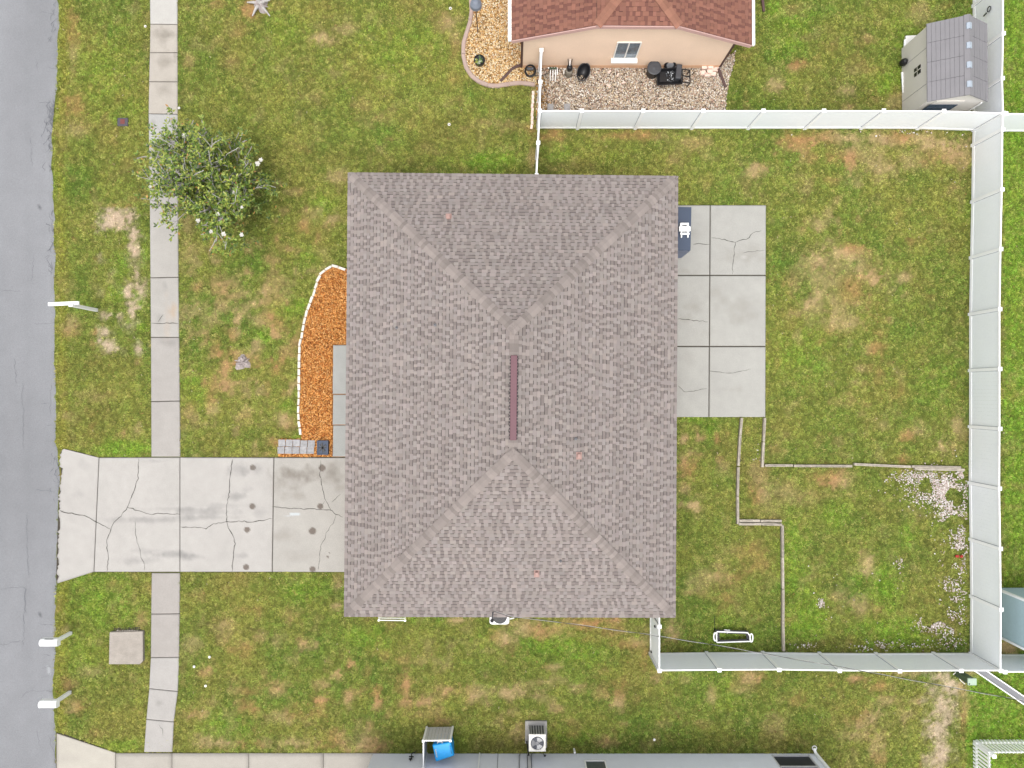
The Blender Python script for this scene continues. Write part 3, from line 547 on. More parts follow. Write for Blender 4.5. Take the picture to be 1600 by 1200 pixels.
build(mb, 'crack', M_crack, drive, kind='stuff')
# neighbour's driveway at the bottom of the picture
mb = MB(); mb.prism([W(a, b, 0)[:2] for a, b in DRIVE2], -.1, .010); drive2 = build(mb, 'neighbour_driveway', M_joint, None, kind='structure')
L2 = [(88.5,1146),(88.5,1160),(88.5,1176),(88.3,1190),(88,1300),(88,1500)]; R2 = [(181-.01,1176.6)]*1+[(180.5,1177),(180.3,1177.5),(180.2,1190),(180,1300),(180,1500)]
L2 = [(88.5,1146)]+[(88.5+0*t, 1146+ (1500-1146)*t) for t in np.linspace(.02, 1, 60)]
R2 = [(180.3,1176.4)]+[(180.3, 1177+(1500-1177)*t) for t in np.linspace(.02, 1, 60)]
apron(drive2, L2, None, R2, .028, A(226,219,205))
for a, b in ((181,268.3),(269,388.3),(389,505),(505.6,600)):
    slab([(a,1177),(b,1177),(b,1450),(a,1450)], .030+.003*random.random(), A(216,209,197), drive2, step=.2)
# front walk beside the house
mb = MB(); mb.prism([W(a, b, 0)[:2] for a, b in [(520.6,539.5),(562,539.5),(562,713.6),(519.8,713.6)]], -.1, .012); walk = build(mb, 'front_walk', M_joint, None, kind='structure')
for a, b in ((539,615.6),(616.4,663.6),(664.4,713.6)): slab([(520.5,a),(562,a),(562,b),(519.6,b)], .05, A(204,205,200), walk)
# patio
mb = MB(); mb.prism([W(a, b, 0)[:2] for a, b in [(1031,321),(1196,321),(1195.5,651.5),(1031,650.5)]], -.1, .03); patio = build(mb, 'patio', M_joint, None, kind='structure')
for x0, x1, x2, x3 in ((1030,1109.3,1107.2,1030),(1110.3,1197,1196,1108.2)):
    for a, b in ((320.5,429.7),(430.7,540.8),(541.8,652)):
        f = lambda y: (y-320)/332
        slab([(x0, a), (x1+(x2-x1)*f(a), a), (x1+(x2-x1)*f(b), b), (x0+(x3-x0)*f(b), b)] if x0 < 1100 else [(x0+(x3-x0)*f(a), a),(x1+(x2-x1)*f(a), a),(x1+(x2-x1)*f(b), b),(x0+(x3-x0)*f(b), b)], .055+.003*random.random(), A(213,211,203), patio, gap=.010)
mb = MB(); zc = .062
for p in [zp([(1245,288),(1310,294),(1395,315),(1440,300),(1480,285),(1505,255),(1560,240)],800,300), zp([(1395,315),(1388,400),(1380,450),(1377,515)],800,300), zp([(1130,328),(1190,322),(1236,327)],800,300), zp([(1035,792),(1100,800),(1225,812)],800,300)]: crack(mb, p, .75, zc, 2.0)
for p in [zp([(1440,385),(1500,370),(1580,362)],800,300), zp([(1230,1115),(1330,1128),(1400,1128),(1495,1105)],800,300), zp([(1035,10),(1085,52),(1150,40),(1220,28)],800,600)]: crack(mb, p, .5, zc, 2.0)
build(mb, 'crack', M_crack, patio, kind='stuff')
mb = MB(); crack(mb, zp([(945,820),(1000,824),(1040,818),(1115,822)],0,300), .8, .039); crack(mb, zp([(985,815),(1000,790),(1020,765)],0,300), .6, .039); crack(mb, zp([(995,930),(1015,960),(1018,1000)],0,900,4)[:3], .4, .039)
build(mb, 'crack', M_crack, sidewalk, kind='stuff')
# ------------------------------------------------------------ grass tufts (geometry nodes on filtered points)
def tuft(name, k):
    r = random.Random(k); mb = MB()
    for i in range(17):
        a = r.uniform(0, 6.28); rad = r.uniform(0, .045); c = Vector((rad*math.cos(a), rad*math.sin(a), -.012))
        b = a+r.uniform(-1.2, 1.2); L = r.uniform(.045, .095); lean = r.uniform(.35, 1.0)
        d = Vector((math.cos(b)*lean, math.sin(b)*lean, 1)).normalized(); s_ = Vector((-math.sin(b), math.cos(b), 0))*r.uniform(.0045, .008)
        m_ = c+d*L*.55; t = m_+(d*Vector((1.6,1.6,.35))).normalized()*L*.5
        mb.face([c-s_, c+s_, m_+s_*.8, m_-s_*.8]); mb.face([m_-s_*.8, m_+s_*.8, t])
    o = bpy.data.objects.new(name, mb.mesh(name)); o.data.materials.append(M_blade); return o
tufts = [tuft('grass_tuft', k) for k in range(4)]
NP = 340000
tx = rng.uniform(-23, 23, NP); ty = rng.uniform(-17.6, 18.2, NP)
px, py = proj(tx, ty)
keep = ~look(NOGRASS, px, py)
tc, tb = lawn(tx, ty)
keep &= rng.random(NP) > np.clip(tb*.85-.12, 0, .74)
keep &= rng.random(NP) > .55*np.clip(1-(px-road_edge(py))/3, 0, 1)
tx, ty, tc, tb = tx[keep], ty[keep], tc[keep], tb[keep]
me = bpy.data.meshes.new('grass'); n = len(tx); me.vertices.add(n)
me.vertices.foreach_set('co', np.column_stack([tx, ty, (fbm(tx*.5, ty*.5, 3, 3)-.5)*.03-.02]).astype(np.float32).ravel())
at = me.attributes.new('gcol', 'FLOAT_COLOR', 'POINT'); c4 = np.ones((n, 4), np.float32)
dry = (rng.random(n) < .16)[:, None]; tc = tc*1.9; tc = np.where(dry, tc*.4+np.array(A(206,196,116))*.6*1.25, tc); c4[:, :3] = tc; at.data.foreach_set('color', c4.ravel())
at = me.attributes.new('gscl', 'FLOAT', 'POINT'); at.data.foreach_set('value', (rng.uniform(.65, 1.35, n)*(1-.45*tb)).astype(np.float32))
grass = bpy.data.objects.new('grass', me); COL.objects.link(grass); setp(grass, 'patchy green and straw lawn grass around the houses', 'grass', kind='stuff')
me.materials.append(M_blade)
ng = bpy.data.node_groups.new('grass_scatter', 'GeometryNodeTree')
ng.interface.new_socket('Geometry', in_out='INPUT', socket_type='NodeSocketGeometry'); ng.interface.new_socket('Geometry', in_out='OUTPUT', socket_type='NodeSocketGeometry')
N = ng.nodes; L = ng.links; gi = N.new('NodeGroupInput'); go = N.new('NodeGroupOutput')
m2p = N.new('GeometryNodeMeshToPoints'); L.new(gi.outputs[0], m2p.inputs['Mesh'])
iop = N.new('GeometryNodeInstanceOnPoints'); L.new(m2p.outputs[0], iop.inputs['Points'])
jn = N.new('GeometryNodeJoinGeometry')
for t in tufts:
    oi = N.new('GeometryNodeObjectInfo'); oi.inputs['Object'].default_value = t; oi.inputs['As Instance'].default_value = False
    g2i = N.new('GeometryNodeGeometryToInstance'); L.new(oi.outputs['Geometry'], g2i.inputs[0]); L.new(g2i.outputs[0], jn.inputs[0])
L.new(jn.outputs[0], iop.inputs['Instance']); iop.inputs['Pick Instance'].default_value = True
rv = N.new('FunctionNodeRandomValue'); rv.data_type = 'FLOAT_VECTOR'; rv.inputs[0].default_value = (-.25, -.25, 0); rv.inputs[1].default_value = (.25, .25, 6.283)
L.new(rv.outputs[0], iop.inputs['Rotation'])
na = N.new('GeometryNodeInputNamedAttribute'); na.data_type = 'FLOAT'; na.inputs['Name'].default_value = 'gscl'; L.new(na.outputs[0], iop.inputs['Scale'])
L.new(iop.outputs[0], go.inputs[0])
md = grass.modifiers.new('scatter', 'NODES'); md.node_group = ng
# ------------------------------------------------------------ loose small stones / chips as joined meshes
ICO_V = None
def lump_template(seed):
    bm = bmesh.new(); bmesh.ops.create_icosphere(bm, subdivisions=1, radius=1); r = random.Random(seed)
    for v in bm.verts: v.co *= r.uniform(.78, 1.15); v.co.z *= .6
    V = np.array([v.co for v in bm.verts]); F = np.array([[l.index for l in f.verts] for f in bm.faces]); bm.free(); return V, F
def scatter(name, P, size, cols, mt, parent=None, z=.0, template='lump', **kw):
    Vs, Fs, Cs = [], [], []; off = 0; n = len(P)
    if template == 'lump': T = [lump_template(k) for k in range(6)]
    else:
        v = np.array([[-1,-.28,0],[1,-.22,0],[.8,.3,.05],[-.9,.25,.0],[-.2,0,.28]]); T = [(v, np.array([[0,1,4],[1,2,4],[2,3,4],[3,0,4],[0,2,1],[0,3,2]]))]
    k = rng.integers(0, len(T), n)
    for t, (v, f) in enumerate(T):
        idx = np.where(k == t)[0]; m = len(idx)
        if m == 0: continue
        a = rng.uniform(0, 6.28, m); s = size[idx]; tilt = rng.uniform(-.35, .35, m)
        vv = np.repeat(v[None], m, 0)*s[:, None, None]*np.stack([rng.uniform(.8, 1.35, m), rng.uniform(.7, 1.1, m), np.ones(m)], 1)[:, None, :]
        z_ = vv[..., 2]+vv[..., 0]*tilt[:, None]; x_ = vv[..., 0]*np.cos(a)[:, None]-vv[..., 1]*np.sin(a)[:, None]; y_ = vv[..., 0]*np.sin(a)[:, None]+vv[..., 1]*np.cos(a)[:, None]
        vv = np.stack([x_+P[idx, 0][:, None], y_+P[idx, 1][:, None], z_+z+P[idx, 2][:, None]], -1)
        Vs.append(vv.reshape(-1, 3)); Fs.append((f[None]+off+(np.arange(m)*len(v))[:, None, None]).reshape(-1, 3)); off += m*len(v)
        Cs.append(np.repeat(cols[idx], len(v), 0))
    return npobj(name, npmesh(name, np.vstack(Vs), np.vstack(Fs), np.vstack(Cs)), mt, parent, **kw)
def inpoly(poly, n, z=0, extra=None):
    P = np.array(poly, float); x0, x1, y0, y1 = P[:,0].min(), P[:,0].max(), P[:,1].min(), P[:,1].max()
    m = raster([poly]); out = []
    while len(out) < n:
        a = rng.uniform(x0, x1, n); b = rng.uniform(y0, y1, n); k = look(m, a, b)
        out += list(zip(a[k], b[k]))
    q = np.array(out[:n]); return np.array([W(a, b, z) for a, b in q]), q
def pal(n, cols, var=.15, k_=1.5):
    c = np.array([np.minimum(np.array(A(*k))*k_, .85) for k in cols]); return c[rng.integers(0, len(c), n)]*rng.uniform(1-var, 1+var, n)[:, None]
# mulch bed with edging stones
bed = empty('flower_bed', W(500, 560, 0), 'orange mulch flower bed with a curved pale stone border beside the front of the house', 'flower bed')
MUL = [(x, y) for x, y in BED]
mb = MB(); mb.prism([W(a, b, 0)[:2] for a, b in MUL], -.05, .018); build(mb, 'bed_soil', mat('mulch_base', A(196,134,74), .95, n1=(9,.2), n2=(40,.35), bump=(30,.8), spec=.1), bed)
P, q = inpoly(MUL, 21000, .03); k_ = ~((q[:,0] > 519) & (q[:,1] > 538)) & (q[:,1] < 713); P, q = P[k_], q[k_]; P[:, 2] += rng.uniform(-.012, .02, len(P))
scatter('mulch_chip', P, rng.uniform(.03, .062, len(P)), pal(len(P), [(232,164,92),(216,144,76),(244,190,124),(190,116,60),(236,174,100),(150,90,48)], .15, 1.8), M_mulch, bed, template='chip', kind='stuff')
edge = [(541,422),(530,418.5),(521,415.5),(510,421),(502.5,427.5),(498,436),(494,448),(491,459),(486,471),(481,485),(477,498),(474.5,513),(472.5,525),(469,538),(469,550),(468,565),(468,580),(468,606),(467.5,625),(467,645),(468,662),(470,677),(471.5,686)]
def walkline(pts, z):
    Q = [W(a, b, z) for a, b in pts]; d = [0]
    for i in range(1, len(Q)): d.append(d[-1]+(Q[i]-Q[i-1]).length)
    def f(s):
        for i in range(1, len(Q)):
            if s <= d[i] or i == len(Q)-1:
                t = (s-d[i-1])/(d[i]-d[i-1]); return Q[i-1].lerp(Q[i], t), (Q[i]-Q[i-1]).normalized()
    return f, d[-1]
mb = MB(); mb.box((0,0,.05), (.30,.105,.10)); me_edge = mb.mesh('edging_stone'); me_edge.materials.append(M_edge)
f, Lg = walkline(edge, .0); s = .17
while s < Lg-.1:
    p, d = f(s); o = inst('edging_stone', me_edge, bed, p+Vector((0,0,random.uniform(-.01,.01))), (random.uniform(-.05,.05), random.uniform(-.03,.03), math.atan2(d.y, d.x)+random.uniform(-.08,.08)), (random.uniform(.85,1.0), random.uniform(.85,1.1), 1)); bevel(o, .012); s += .315
# paver pad
pad = empty('paver_pad', W(464, 697, 0), 'pad of ten weathered grey square pavers at the end of the mulch bed', 'pavers')
mb = MB(); mb.box((0,0,.03), (.292,.292,.07)); me_pv = mb.mesh('paver'); me_pv.materials.append(M_paver)
for i in range(5):
    for j in range(2):
        p = W(441.3+i*11.5-j*1.2, 692.0+j*11.4+(1.2 if i > 2 and j == 0 else 0), .0); p.z = .02+random.uniform(0,.012)
        bevel(inst('paver', me_pv, pad, p, (random.uniform(-.02,.02), random.uniform(-.02,.02), random.uniform(-.03,.03))), .008)
# dark square tray
t = empty('planter_lid', W(506, 699, 0), 'dark slate square plastic planter base between the grey pavers and the front walk', 'planter')
c = W(506, 699, .0); mb = MB(); mb.box((c.x, c.y, .10), (.47,.60,.16)); bevel(build(mb, 'body', M_slate, t), .03, 3)
mb = MB()
for sx, sy, wx, wy in ((0,1,.47,.04),(0,-1,.47,.04),(1,0,.04,.52),(-1,0,.04,.52)): mb.box((c.x+sx*.215, c.y+sy*.28, .195), (wx if sy else .04, .04 if sy else .52, .03))
build(mb, 'rim', M_slate, t)
for a in (0, 45, 90, 135, 22, 112):
    r = math.radians(a); mb = MB(); d = Vector((math.cos(r), math.sin(r)*1.2, 0))*.17
    mb.bar(Vector((c.x, c.y, .19))-d, Vector((c.x, c.y, .19))+d, .03, .025); build(mb, 'rib', M_dgrey if a % 45 else M_black, t)
# neighbour's golden rock bed
nb = empty('rock_bed', W(770, 60, 0), 'golden pebble bed with a smooth rose curb at the corner of the neighbouring house', 'rock bed')
mb = MB(); mb.prism([W(a, b, 0)[:2] for a, b in NBED], -.05, .016); build(mb, 'bed_soil', mat('gold_base', A(170,134,84), .95, n2=(40,.35), spec=.1), nb)
P, q = inpoly(NBED, 14500, .03); P[:, 2] += rng.uniform(-.012, .015, len(P))
scatter('pebble', P, rng.uniform(.018, .038, len(P)), pal(len(P), [(244,214,160),(252,232,190),(226,178,112),(238,196,132),(250,240,214),(200,150,96),(222,190,150)], .13), M_peb, nb, kind='stuff')
curb = [(736,-140),(737,-60),(736,0),(737,18),(734.5,36),(729,53),(724.5,68),(724,88),(728.5,106),(737.5,120),(750,129),(764,134),(776,135),(798,131.5),(812,130),(826,131.5),(836,133)]
f, Lg = walkline(curb, 0); s = 0; cuts = [0, Lg*.3, Lg*.47, Lg*.62, Lg*.80, Lg*.89, Lg]
for i in range(len(cuts)-1):
    ss = np.linspace(cuts[i]+.01, cuts[i+1]-.01, 14); mb = MB(); prof = [(-.09,0),(-.085,.07),(-.05,.1),(.05,.1),(.085,.07),(.09,0)]
    rows = []
    for s in ss:
        p, _ = f(s); a_, _ = f(max(s-.15, 0)); b_, _ = f(min(s+.15, Lg)); d = (b_-a_).normalized(); nrm = Vector((-d.y, d.x, 0)); rows.append([p+nrm*a+Vector((0,0,b)) for a, b in prof])
    for r0, r1 in zip(rows[:-1], rows[1:]):
        for k in range(5): mb.face([r0[k+1], r0[k], r1[k], r1[k+1]])
    mb.face(rows[0]); mb.face(rows[-1][::-1]); build(mb, 'curb_segment', M_curb, nb)
# grey/tan gravel bed along the neighbour's wall
gbd = empty('gravel_bed', W(990, 150, 0), 'mixed tan and grey gravel bed between the peach wall and the white fence', 'gravel bed')
mb = MB(); mb.prism([W(a, b, 0)[:2] for a, b in GBED], -.05, .016); build(mb, 'bed_soil', mat('gravel_base', A(128,112,96), .95, n2=(40,.35), spec=.1), gbd)
P, q = inpoly(GBED, 21000, .03); P[:, 2] += rng.uniform(-.012, .015, len(P))
cc = pal(len(P), [(218,204,184),(236,228,214),(190,172,150),(170,150,132),(228,206,172),(150,134,120),(206,186,158),(196,160,140),(246,240,230)], .15)
g_ = (q[:,0] < 862) & (q[:,1] > 118) & (rng.random(len(P)) < .7*np.clip((862-q[:,0])/22, 0, 1)); cc[g_] = A(222,168,84)
scatter('pebble', P, rng.uniform(.018, .040, len(P)), cc, M_peb, gbd, kind='stuff')
# stray white stones in the back yard
ST = [(1470,770,42,26,900),(1485,800,26,50,1000),(1500,850,14,50,500),(1440,745,50,12,380),(1490,920,26,50,520),(1465,970,30,14,380),(1455,760,60,30,420),(1490,985,30,30,250),(1283,942,6,8,80),(1370,1010,34,9,110),(1265,1008,30,8,40),(1405,880,8,12,30),(1320,940,120,70,30),(1502,740,8,8,120),(1500,225,25,40,50),(1400,208,90,5,40),(1180,715,14,40,12),(1480,760,34,16,400),(1450,975,14,10,160),(1440,1008,70,10,80),(1290,1012,8,5,30)]
P = []
for (a, b, rx, ry, n) in ST:
    r = rng.normal(0, .5, (n, 2)); qx = a+r[:,0]*rx; qy = b+r[:,1]*ry
    kk = (qx < 1512) & (qx > 1150) & (qy < 1018) & ((qy > 733) | (qy < 730)); wx, wy = np.array([W(c, d)[:2] for c, d in zip(qx, qy)]).T
    kk &= (fbm(wx*1.6, wy*1.6, 55, 3) > .42) & (rng.random(n) < .9)
    P += [(c, d, .022) for c, d in zip(wx[kk], wy[kk])]
P = np.array(P); P[:, 2] += rng.uniform(-.01, .03, len(P))
scatter('scattered_stones', P, rng.uniform(.014, .037, len(P)), pal(len(P), [(240,230,222),(226,208,198),(214,196,188),(244,240,236),(200,182,172)], .12, 1.5), M_peb, label='loose white and pink stones strewn in the grass along the east fence', cat='stones', kind='stuff')
# dead leaves / twigs freckles
n = 1500; tx_ = rng.uniform(-21.5, 21.5, n); ty_ = rng.uniform(-16, 16, n); a_, b_ = proj(tx_, ty_); k = ~look(NOGRASS, a_, b_)
P = np.column_stack([tx_[k], ty_[k], np.full(k.sum(), .035)])
scatter('leaf_litter', P, rng.uniform(.02, .045, len(P)), pal(len(P), [(214,190,150),(190,140,96),(230,214,180),(150,110,80)], .15), M_mulch, template='chip', label='small dry leaves and chips littering the lawns', cat='leaf litter', kind='stuff')
# ------------------------------------------------------------ shingled roofs
def shingle_plane(name, A0, B0, C0, D0, parent, light, dark, seed, expo=.145, line=.42):
    """eave A0->B0 (left to right seen from outside), upper edge D0->C0; real stepped courses with raised tabs"""
    r = random.Random(seed); A_, B_, C_, D_ = map(Vector, (A0, B0, C0, D0))
    u = (B_-A_).normalized(); nrm = u.cross(((D_+C_)/2-(A_+B_)/2)).normalized()
    if nrm.z < 0: nrm = -nrm
    v = nrm.cross(u)
    if v.z < 0: v = -v
    Ls = (D_-A_).dot(v); mb = MB(); nc = int(math.ceil(Ls/expo)); Lu = (B_-A_).length
    la = np.array(light); da = np.array(dark)
    uA1 = (D_-A_).dot(u); uB1 = (C_-A_).dot(u)
    def P(uu, vv, h): return A_+u*uu+v*vv+nrm*h
    for j in range(nc):
        v0 = j*expo; v1 = min((j+1)*expo, Ls); 
        if v1-v0 < .02: continue
        t0 = v0/Ls; t1 = v1/Ls; l0, r0 = uA1*t0, Lu+(uB1-Lu)*t0; l1, r1 = uA1*t1, Lu+(uB1-Lu)*t1
        def clampu(x, t):   # keep inside the trapezoid
            return min(max(x, uA1*t), Lu+(uB1-Lu)*t)
        x = min(l0, l1)-r.uniform(0, .3); tab = r.random() < .5; xmax = max(r0, r1); cv = r.uniform(.98, 1.02)
        while x < xmax:
            wd = r.choice([.10,.12,.14,.17,.22]) if tab else r.choice([.10,.12,.14,.16])
            a0, b0, a1, b1 = clampu(x, t0), clampu(x+wd, t0), clampu(x, t1), clampu(x+wd, t1)
            if b0-a0 > 1e-4 or b1-a1 > 1e-4:
                if tab:
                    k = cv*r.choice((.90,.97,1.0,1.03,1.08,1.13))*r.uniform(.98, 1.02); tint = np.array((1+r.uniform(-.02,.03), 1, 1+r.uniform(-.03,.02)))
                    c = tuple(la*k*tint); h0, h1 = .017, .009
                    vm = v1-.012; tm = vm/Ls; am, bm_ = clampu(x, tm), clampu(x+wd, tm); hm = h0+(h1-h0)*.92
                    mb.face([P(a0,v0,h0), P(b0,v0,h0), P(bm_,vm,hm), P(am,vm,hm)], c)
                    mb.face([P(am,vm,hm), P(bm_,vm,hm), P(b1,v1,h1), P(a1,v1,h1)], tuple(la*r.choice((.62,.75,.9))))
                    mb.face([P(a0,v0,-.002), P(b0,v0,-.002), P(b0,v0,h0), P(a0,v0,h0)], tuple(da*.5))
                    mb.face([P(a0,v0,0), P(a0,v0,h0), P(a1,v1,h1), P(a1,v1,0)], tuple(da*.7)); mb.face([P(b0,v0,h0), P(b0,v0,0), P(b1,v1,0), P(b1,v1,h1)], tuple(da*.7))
                else:
                    k = cv*r.uniform(.92, 1.06); vm = v1-.030; tm = vm/Ls
                    am, bm_ = clampu(x, tm), clampu(x+wd, tm)
                    c = tuple((da if r.random() < .72 else la*.96)*k)
                    mb.face([P(a0,v0,.010), P(b0,v0,.010), P(bm_,vm,.005), P(am,vm,.005)], c)
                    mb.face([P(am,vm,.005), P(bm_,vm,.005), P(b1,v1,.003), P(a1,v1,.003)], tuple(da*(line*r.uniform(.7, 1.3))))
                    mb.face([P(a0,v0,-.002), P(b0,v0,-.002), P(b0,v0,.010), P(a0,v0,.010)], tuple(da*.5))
            x += wd; tab = (not tab) if r.random() < .9 else tab
    return build(mb, name, M_shin, parent, kind='stuff')
# main house
ze, zr_ = 2.55, 4.68
E = [W(543.5,269.5,ze), W(1059.5,275,ze), W(1055.5,965,ze), W(537.5,963.5,ze)]   # nw ne se sw
R0, R1 = W(803,514,zr_), W(801.5,708,zr_)
house = empty('house', ((E[0].x+E[2].x)/2, (E[0].y+E[2].y)/2, 0), 'single storey house under the large grey brown hip roof in the middle', 'house')
mb = MB(); ins = lambda p, c, k: Vector(p)+(Vector(c)-Vector(p)).normalized()*k
cen = sum(E, Vector())/4
wc = [Vector((p.x+(.5 if p.x < cen.x else -.5), p.y+(.5 if p.y < cen.y else -.5), 0)) for p in E]
mb.prism([(p.x, p.y) for p in wc], 0, ze-.12); build(mb, 'wall', M_tanwall, house)
mb = MB(); mb.prism([(p.x+(.04 if p.x < cen.x else -.04), p.y+(.04 if p.y < cen.y else -.04)) for p in E], ze-.15, ze-.02); build(mb, 'fascia', M_fasciag, house)
roof = empty('roof', (0,0,0)); roof.parent = house; roof.location = Vector((0,0,ze))
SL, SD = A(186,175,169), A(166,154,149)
mb = MB()
for a, b, c in ((E[0], E[3], None),): pass
mb.face([E[0], E[3], R1, R0]); mb.face([E[2], E[1], R0, R1]); mb.face([E[1], E[0], R0]); mb.face([E[3], E[2], R1]); mb.face([E[0], E[1], E[2], E[3]])
for i in range(len(mb.v)): mb.v[i] = (mb.v[i][0], mb.v[i][1], mb.v[i][2]-.012)
build(mb, 'roof_deck', M_joint, roof)
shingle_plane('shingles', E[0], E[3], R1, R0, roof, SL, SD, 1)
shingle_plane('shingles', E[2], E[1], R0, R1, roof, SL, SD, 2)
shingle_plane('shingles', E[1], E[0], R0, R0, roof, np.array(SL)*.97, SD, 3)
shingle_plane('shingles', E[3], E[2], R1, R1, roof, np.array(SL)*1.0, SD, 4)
def caps(a, b, nl, nr, mtl, parent, name, wd=.36, step=.15, th=.012):
    """bent cap shingles overlapping from a up to b; nl, nr = unit vectors down each face, across"""
    a = Vector(a); b = Vector(b); d = (b-a).normalized(); L_ = (b-a).length
    nl = (nl-d*nl.dot(d)).normalized(); nr = (nr-d*nr.dot(d)).normalized(); up = Vector((0,0,1)); up = (up-d*up.dot(d)).normalized()
    mb = MB(); hw = wd/2; ln = step*1.45
    pr = [nl*hw, nl*hw*.5+up*.004, up*.012, nr*hw*.5+up*.004, nr*hw]
    lo0 = [p+up*(th+.022) for p in pr]; hi0 = [p+d*ln+up*(th) for p in pr]; lo1 = [p+up*.004 for p in pr]; hi1 = [p+d*ln+up*.002 for p in pr]
    for k in range(4):
        mb.face([lo0[k], lo0[k+1], hi0[k+1], hi0[k]]); mb.face([lo1[k], lo1[k+1], lo0[k+1], lo0[k]])
    mb.face([lo1[0], lo0[0], hi0[0], hi1[0]]); mb.face([lo0[4], lo1[4], hi1[4], hi0[4]])
    me = mb.mesh(name); bm = bmesh.new(); bm.from_mesh(me); bmesh.ops.recalc_face_normals(bm, faces=bm.faces); bm.to_mesh(me); bm.free(); me.materials.append(mtl)
    s = .22 if mtl is M_cap else 0.0
    while s < L_-.03:
        inst(name, me, parent, a+d*s+up*(.012+.012*0), scale=(1,1,1)); s += step
def dn(A0, B0, D0):     # downslope unit vector of a plane given eave A-B and upper point D
    u = (B0-A0).normalized(); n = u.cross(D0-A0).normalized(); v = n.cross(u); return v if v.z < 0 else -v
dW, dE_, dN, dS = dn(E[0], E[3], R0), dn(E[2], E[1], R0), dn(E[1], E[0], R0), dn(E[3], E[2], R1)
caps(E[0], R0, dW, dN, M_cap, roof, 'hip_cap'); caps(E[1], R0, dN, dE_, M_cap, roof, 'hip_cap')
caps(E[3], R1, dS, dW, M_cap, roof, 'hip_cap'); caps(E[2], R1, dE_, dS, M_cap, roof, 'hip_cap')
va, vb = W(803.2,555,zr_+.1), W(801.8,688,zr_+.1)
caps(R0, Vector((va.x, va.y+.0, zr_)), dE_, dW, M_cap, roof, 'ridge_cap'); caps(R1, Vector((vb.x, vb.y, zr_)), dW, dE_, M_cap, roof, 'ridge_cap')
mb = MB(); mb.bar((va.x, va.y, zr_+.04), (vb.x, vb.y, zr_+.04), .24, .10); bevel(build(mb, 'ridge_vent', M_maroon, house), .02)
mb = MB()
for i in range(26):
    t = (i+.5)/26; p = va.lerp(vb, t)
    for s in (-1, 1): mb.box((p.x+s*.135, p.y, zr_+.02), (.03,.07,.05))
build(mb, 'vent_louvre', M_black, house)
def onroof(px, py):     # point on main roof under the sight line
    best = None
    for z_ in np.linspace(ze, zr_, 200):
        p = W(px, py, z_); s = (zr_-ze)/((R0.x-E[0].x)); h = ze+s*min(p.x-E[0].x, E[1].x-p.x, E[0].y-p.y, p.y-E[2].y)
        if best is None or abs(h-z_) < best[0]: best = (abs(h-z_), p)
    return best[1]
M_pink = mat('copper_pink_metal', A(212,172,160), .6, n1=(8,.1), bump=None)
for (a, b, s) in ((701,340,.17),(904.5,712,.16),(838.5,896,.16)):
    p = onroof(a, b); v_ = empty('roof_vent', (0,0,0)); v_.parent = house; v_.location = p-house.location
    mb = MB(); mb.box(p+Vector((0,0,.03)), (s*1.3, s*1.7, .03)); bevel(build(mb, 'flashing', M_pink, v_), .005)
    mb = MB(); mb.box(p+Vector((0,0,.10)), (s*.8, s, .13)); bevel(build(mb, 'cap', M_pink, v_), .02)
for (a, b) in ((620,512),(680,508),(899.5,685.5),(875.5,876.5)):
    p = onroof(a, b); mb = MB(); mb.tube([p, p+Vector((0,0,.16))], .026, 10); mb.lathe(p+Vector((0,0,.02)), [(.06,0),(.04,.05),(.026,.07)], 12); 
    build(mb, 'vent_pipe', M_grey, house); mb = MB(); mb.lathe(p+Vector((0,0,.161)), [(.02,0),(.02,.002),(0,.002)], 10); build(mb, 'pipe_mouth', M_black, house)
# ------------------------------------------------------------ neighbour's house (top): jerkinhead gable, peach wall
zg = 2.55; sl_ = .35
NL, NR = W(799.5,63,zg), W(1174.5,70,zg)
zf = 3.62; FL, FR = W(933,39.5,zf), W(1062,40.5,zf)
zk = 4.2; midx = (NL.x+NR.x)/2; KA = Vector((midx, NL.y+1.75, zg+sl_*(NR.x-NL.x)/2)); KB = Vector((midx, NL.y+14, KA.z))
BLn, BRn = Vector((NL.x, NL.y+14, zg)), Vector((NR.x, NL.y+14, zg))
nh = empty('neighbour_house', ((NL.x+NR.x)/2, NL.y+6, 0), 'peach stucco house with a clipped gable and a red brown shingle roof at the top', 'house')
ya = W(970,106.5,0).y; xa, xb = W(816.5,104,0).x, W(1122,104,0).x
mb = MB()
def gz(x): return min(zg+sl_*(x-NL.x), zg+sl_*(NR.x-x), zf)-.14
xs = [xa, FL.x, FR.x, xb]
fr = [Vector((x, ya, gz(x))) for x in xs]
mb.face([(xa, ya, 0), (xb, ya, 0)]+[tuple(p) for p in fr[::-1]])
mb.face([(xa, ya, 0), tuple(fr[0]), (xa, ya+13, fr[0].z), (xa, ya+13, 0)]); mb.face([(xb, ya, 0), (xb, ya+13, 0), (xb, ya+13, fr[3].z), tuple(fr[3])]); mb.face([(xa, ya+13, 0), (xa, ya+13, 2.2), (xb, ya+13, 2.2), (xb, ya+13, 0)])
build(mb, 'wall', M_stucco, nh)
nroof = empty('roof', (0,0,0)); nroof.parent = nh; nroof.location = Vector((0,0,zg))
NLt, NDk = A(176,124,106), A(152,104,92)
shingle_plane('shingles', BLn, NL, FL, FL+Vector((0, 0, 0)), nroof, NLt, NDk, 11) if False else None
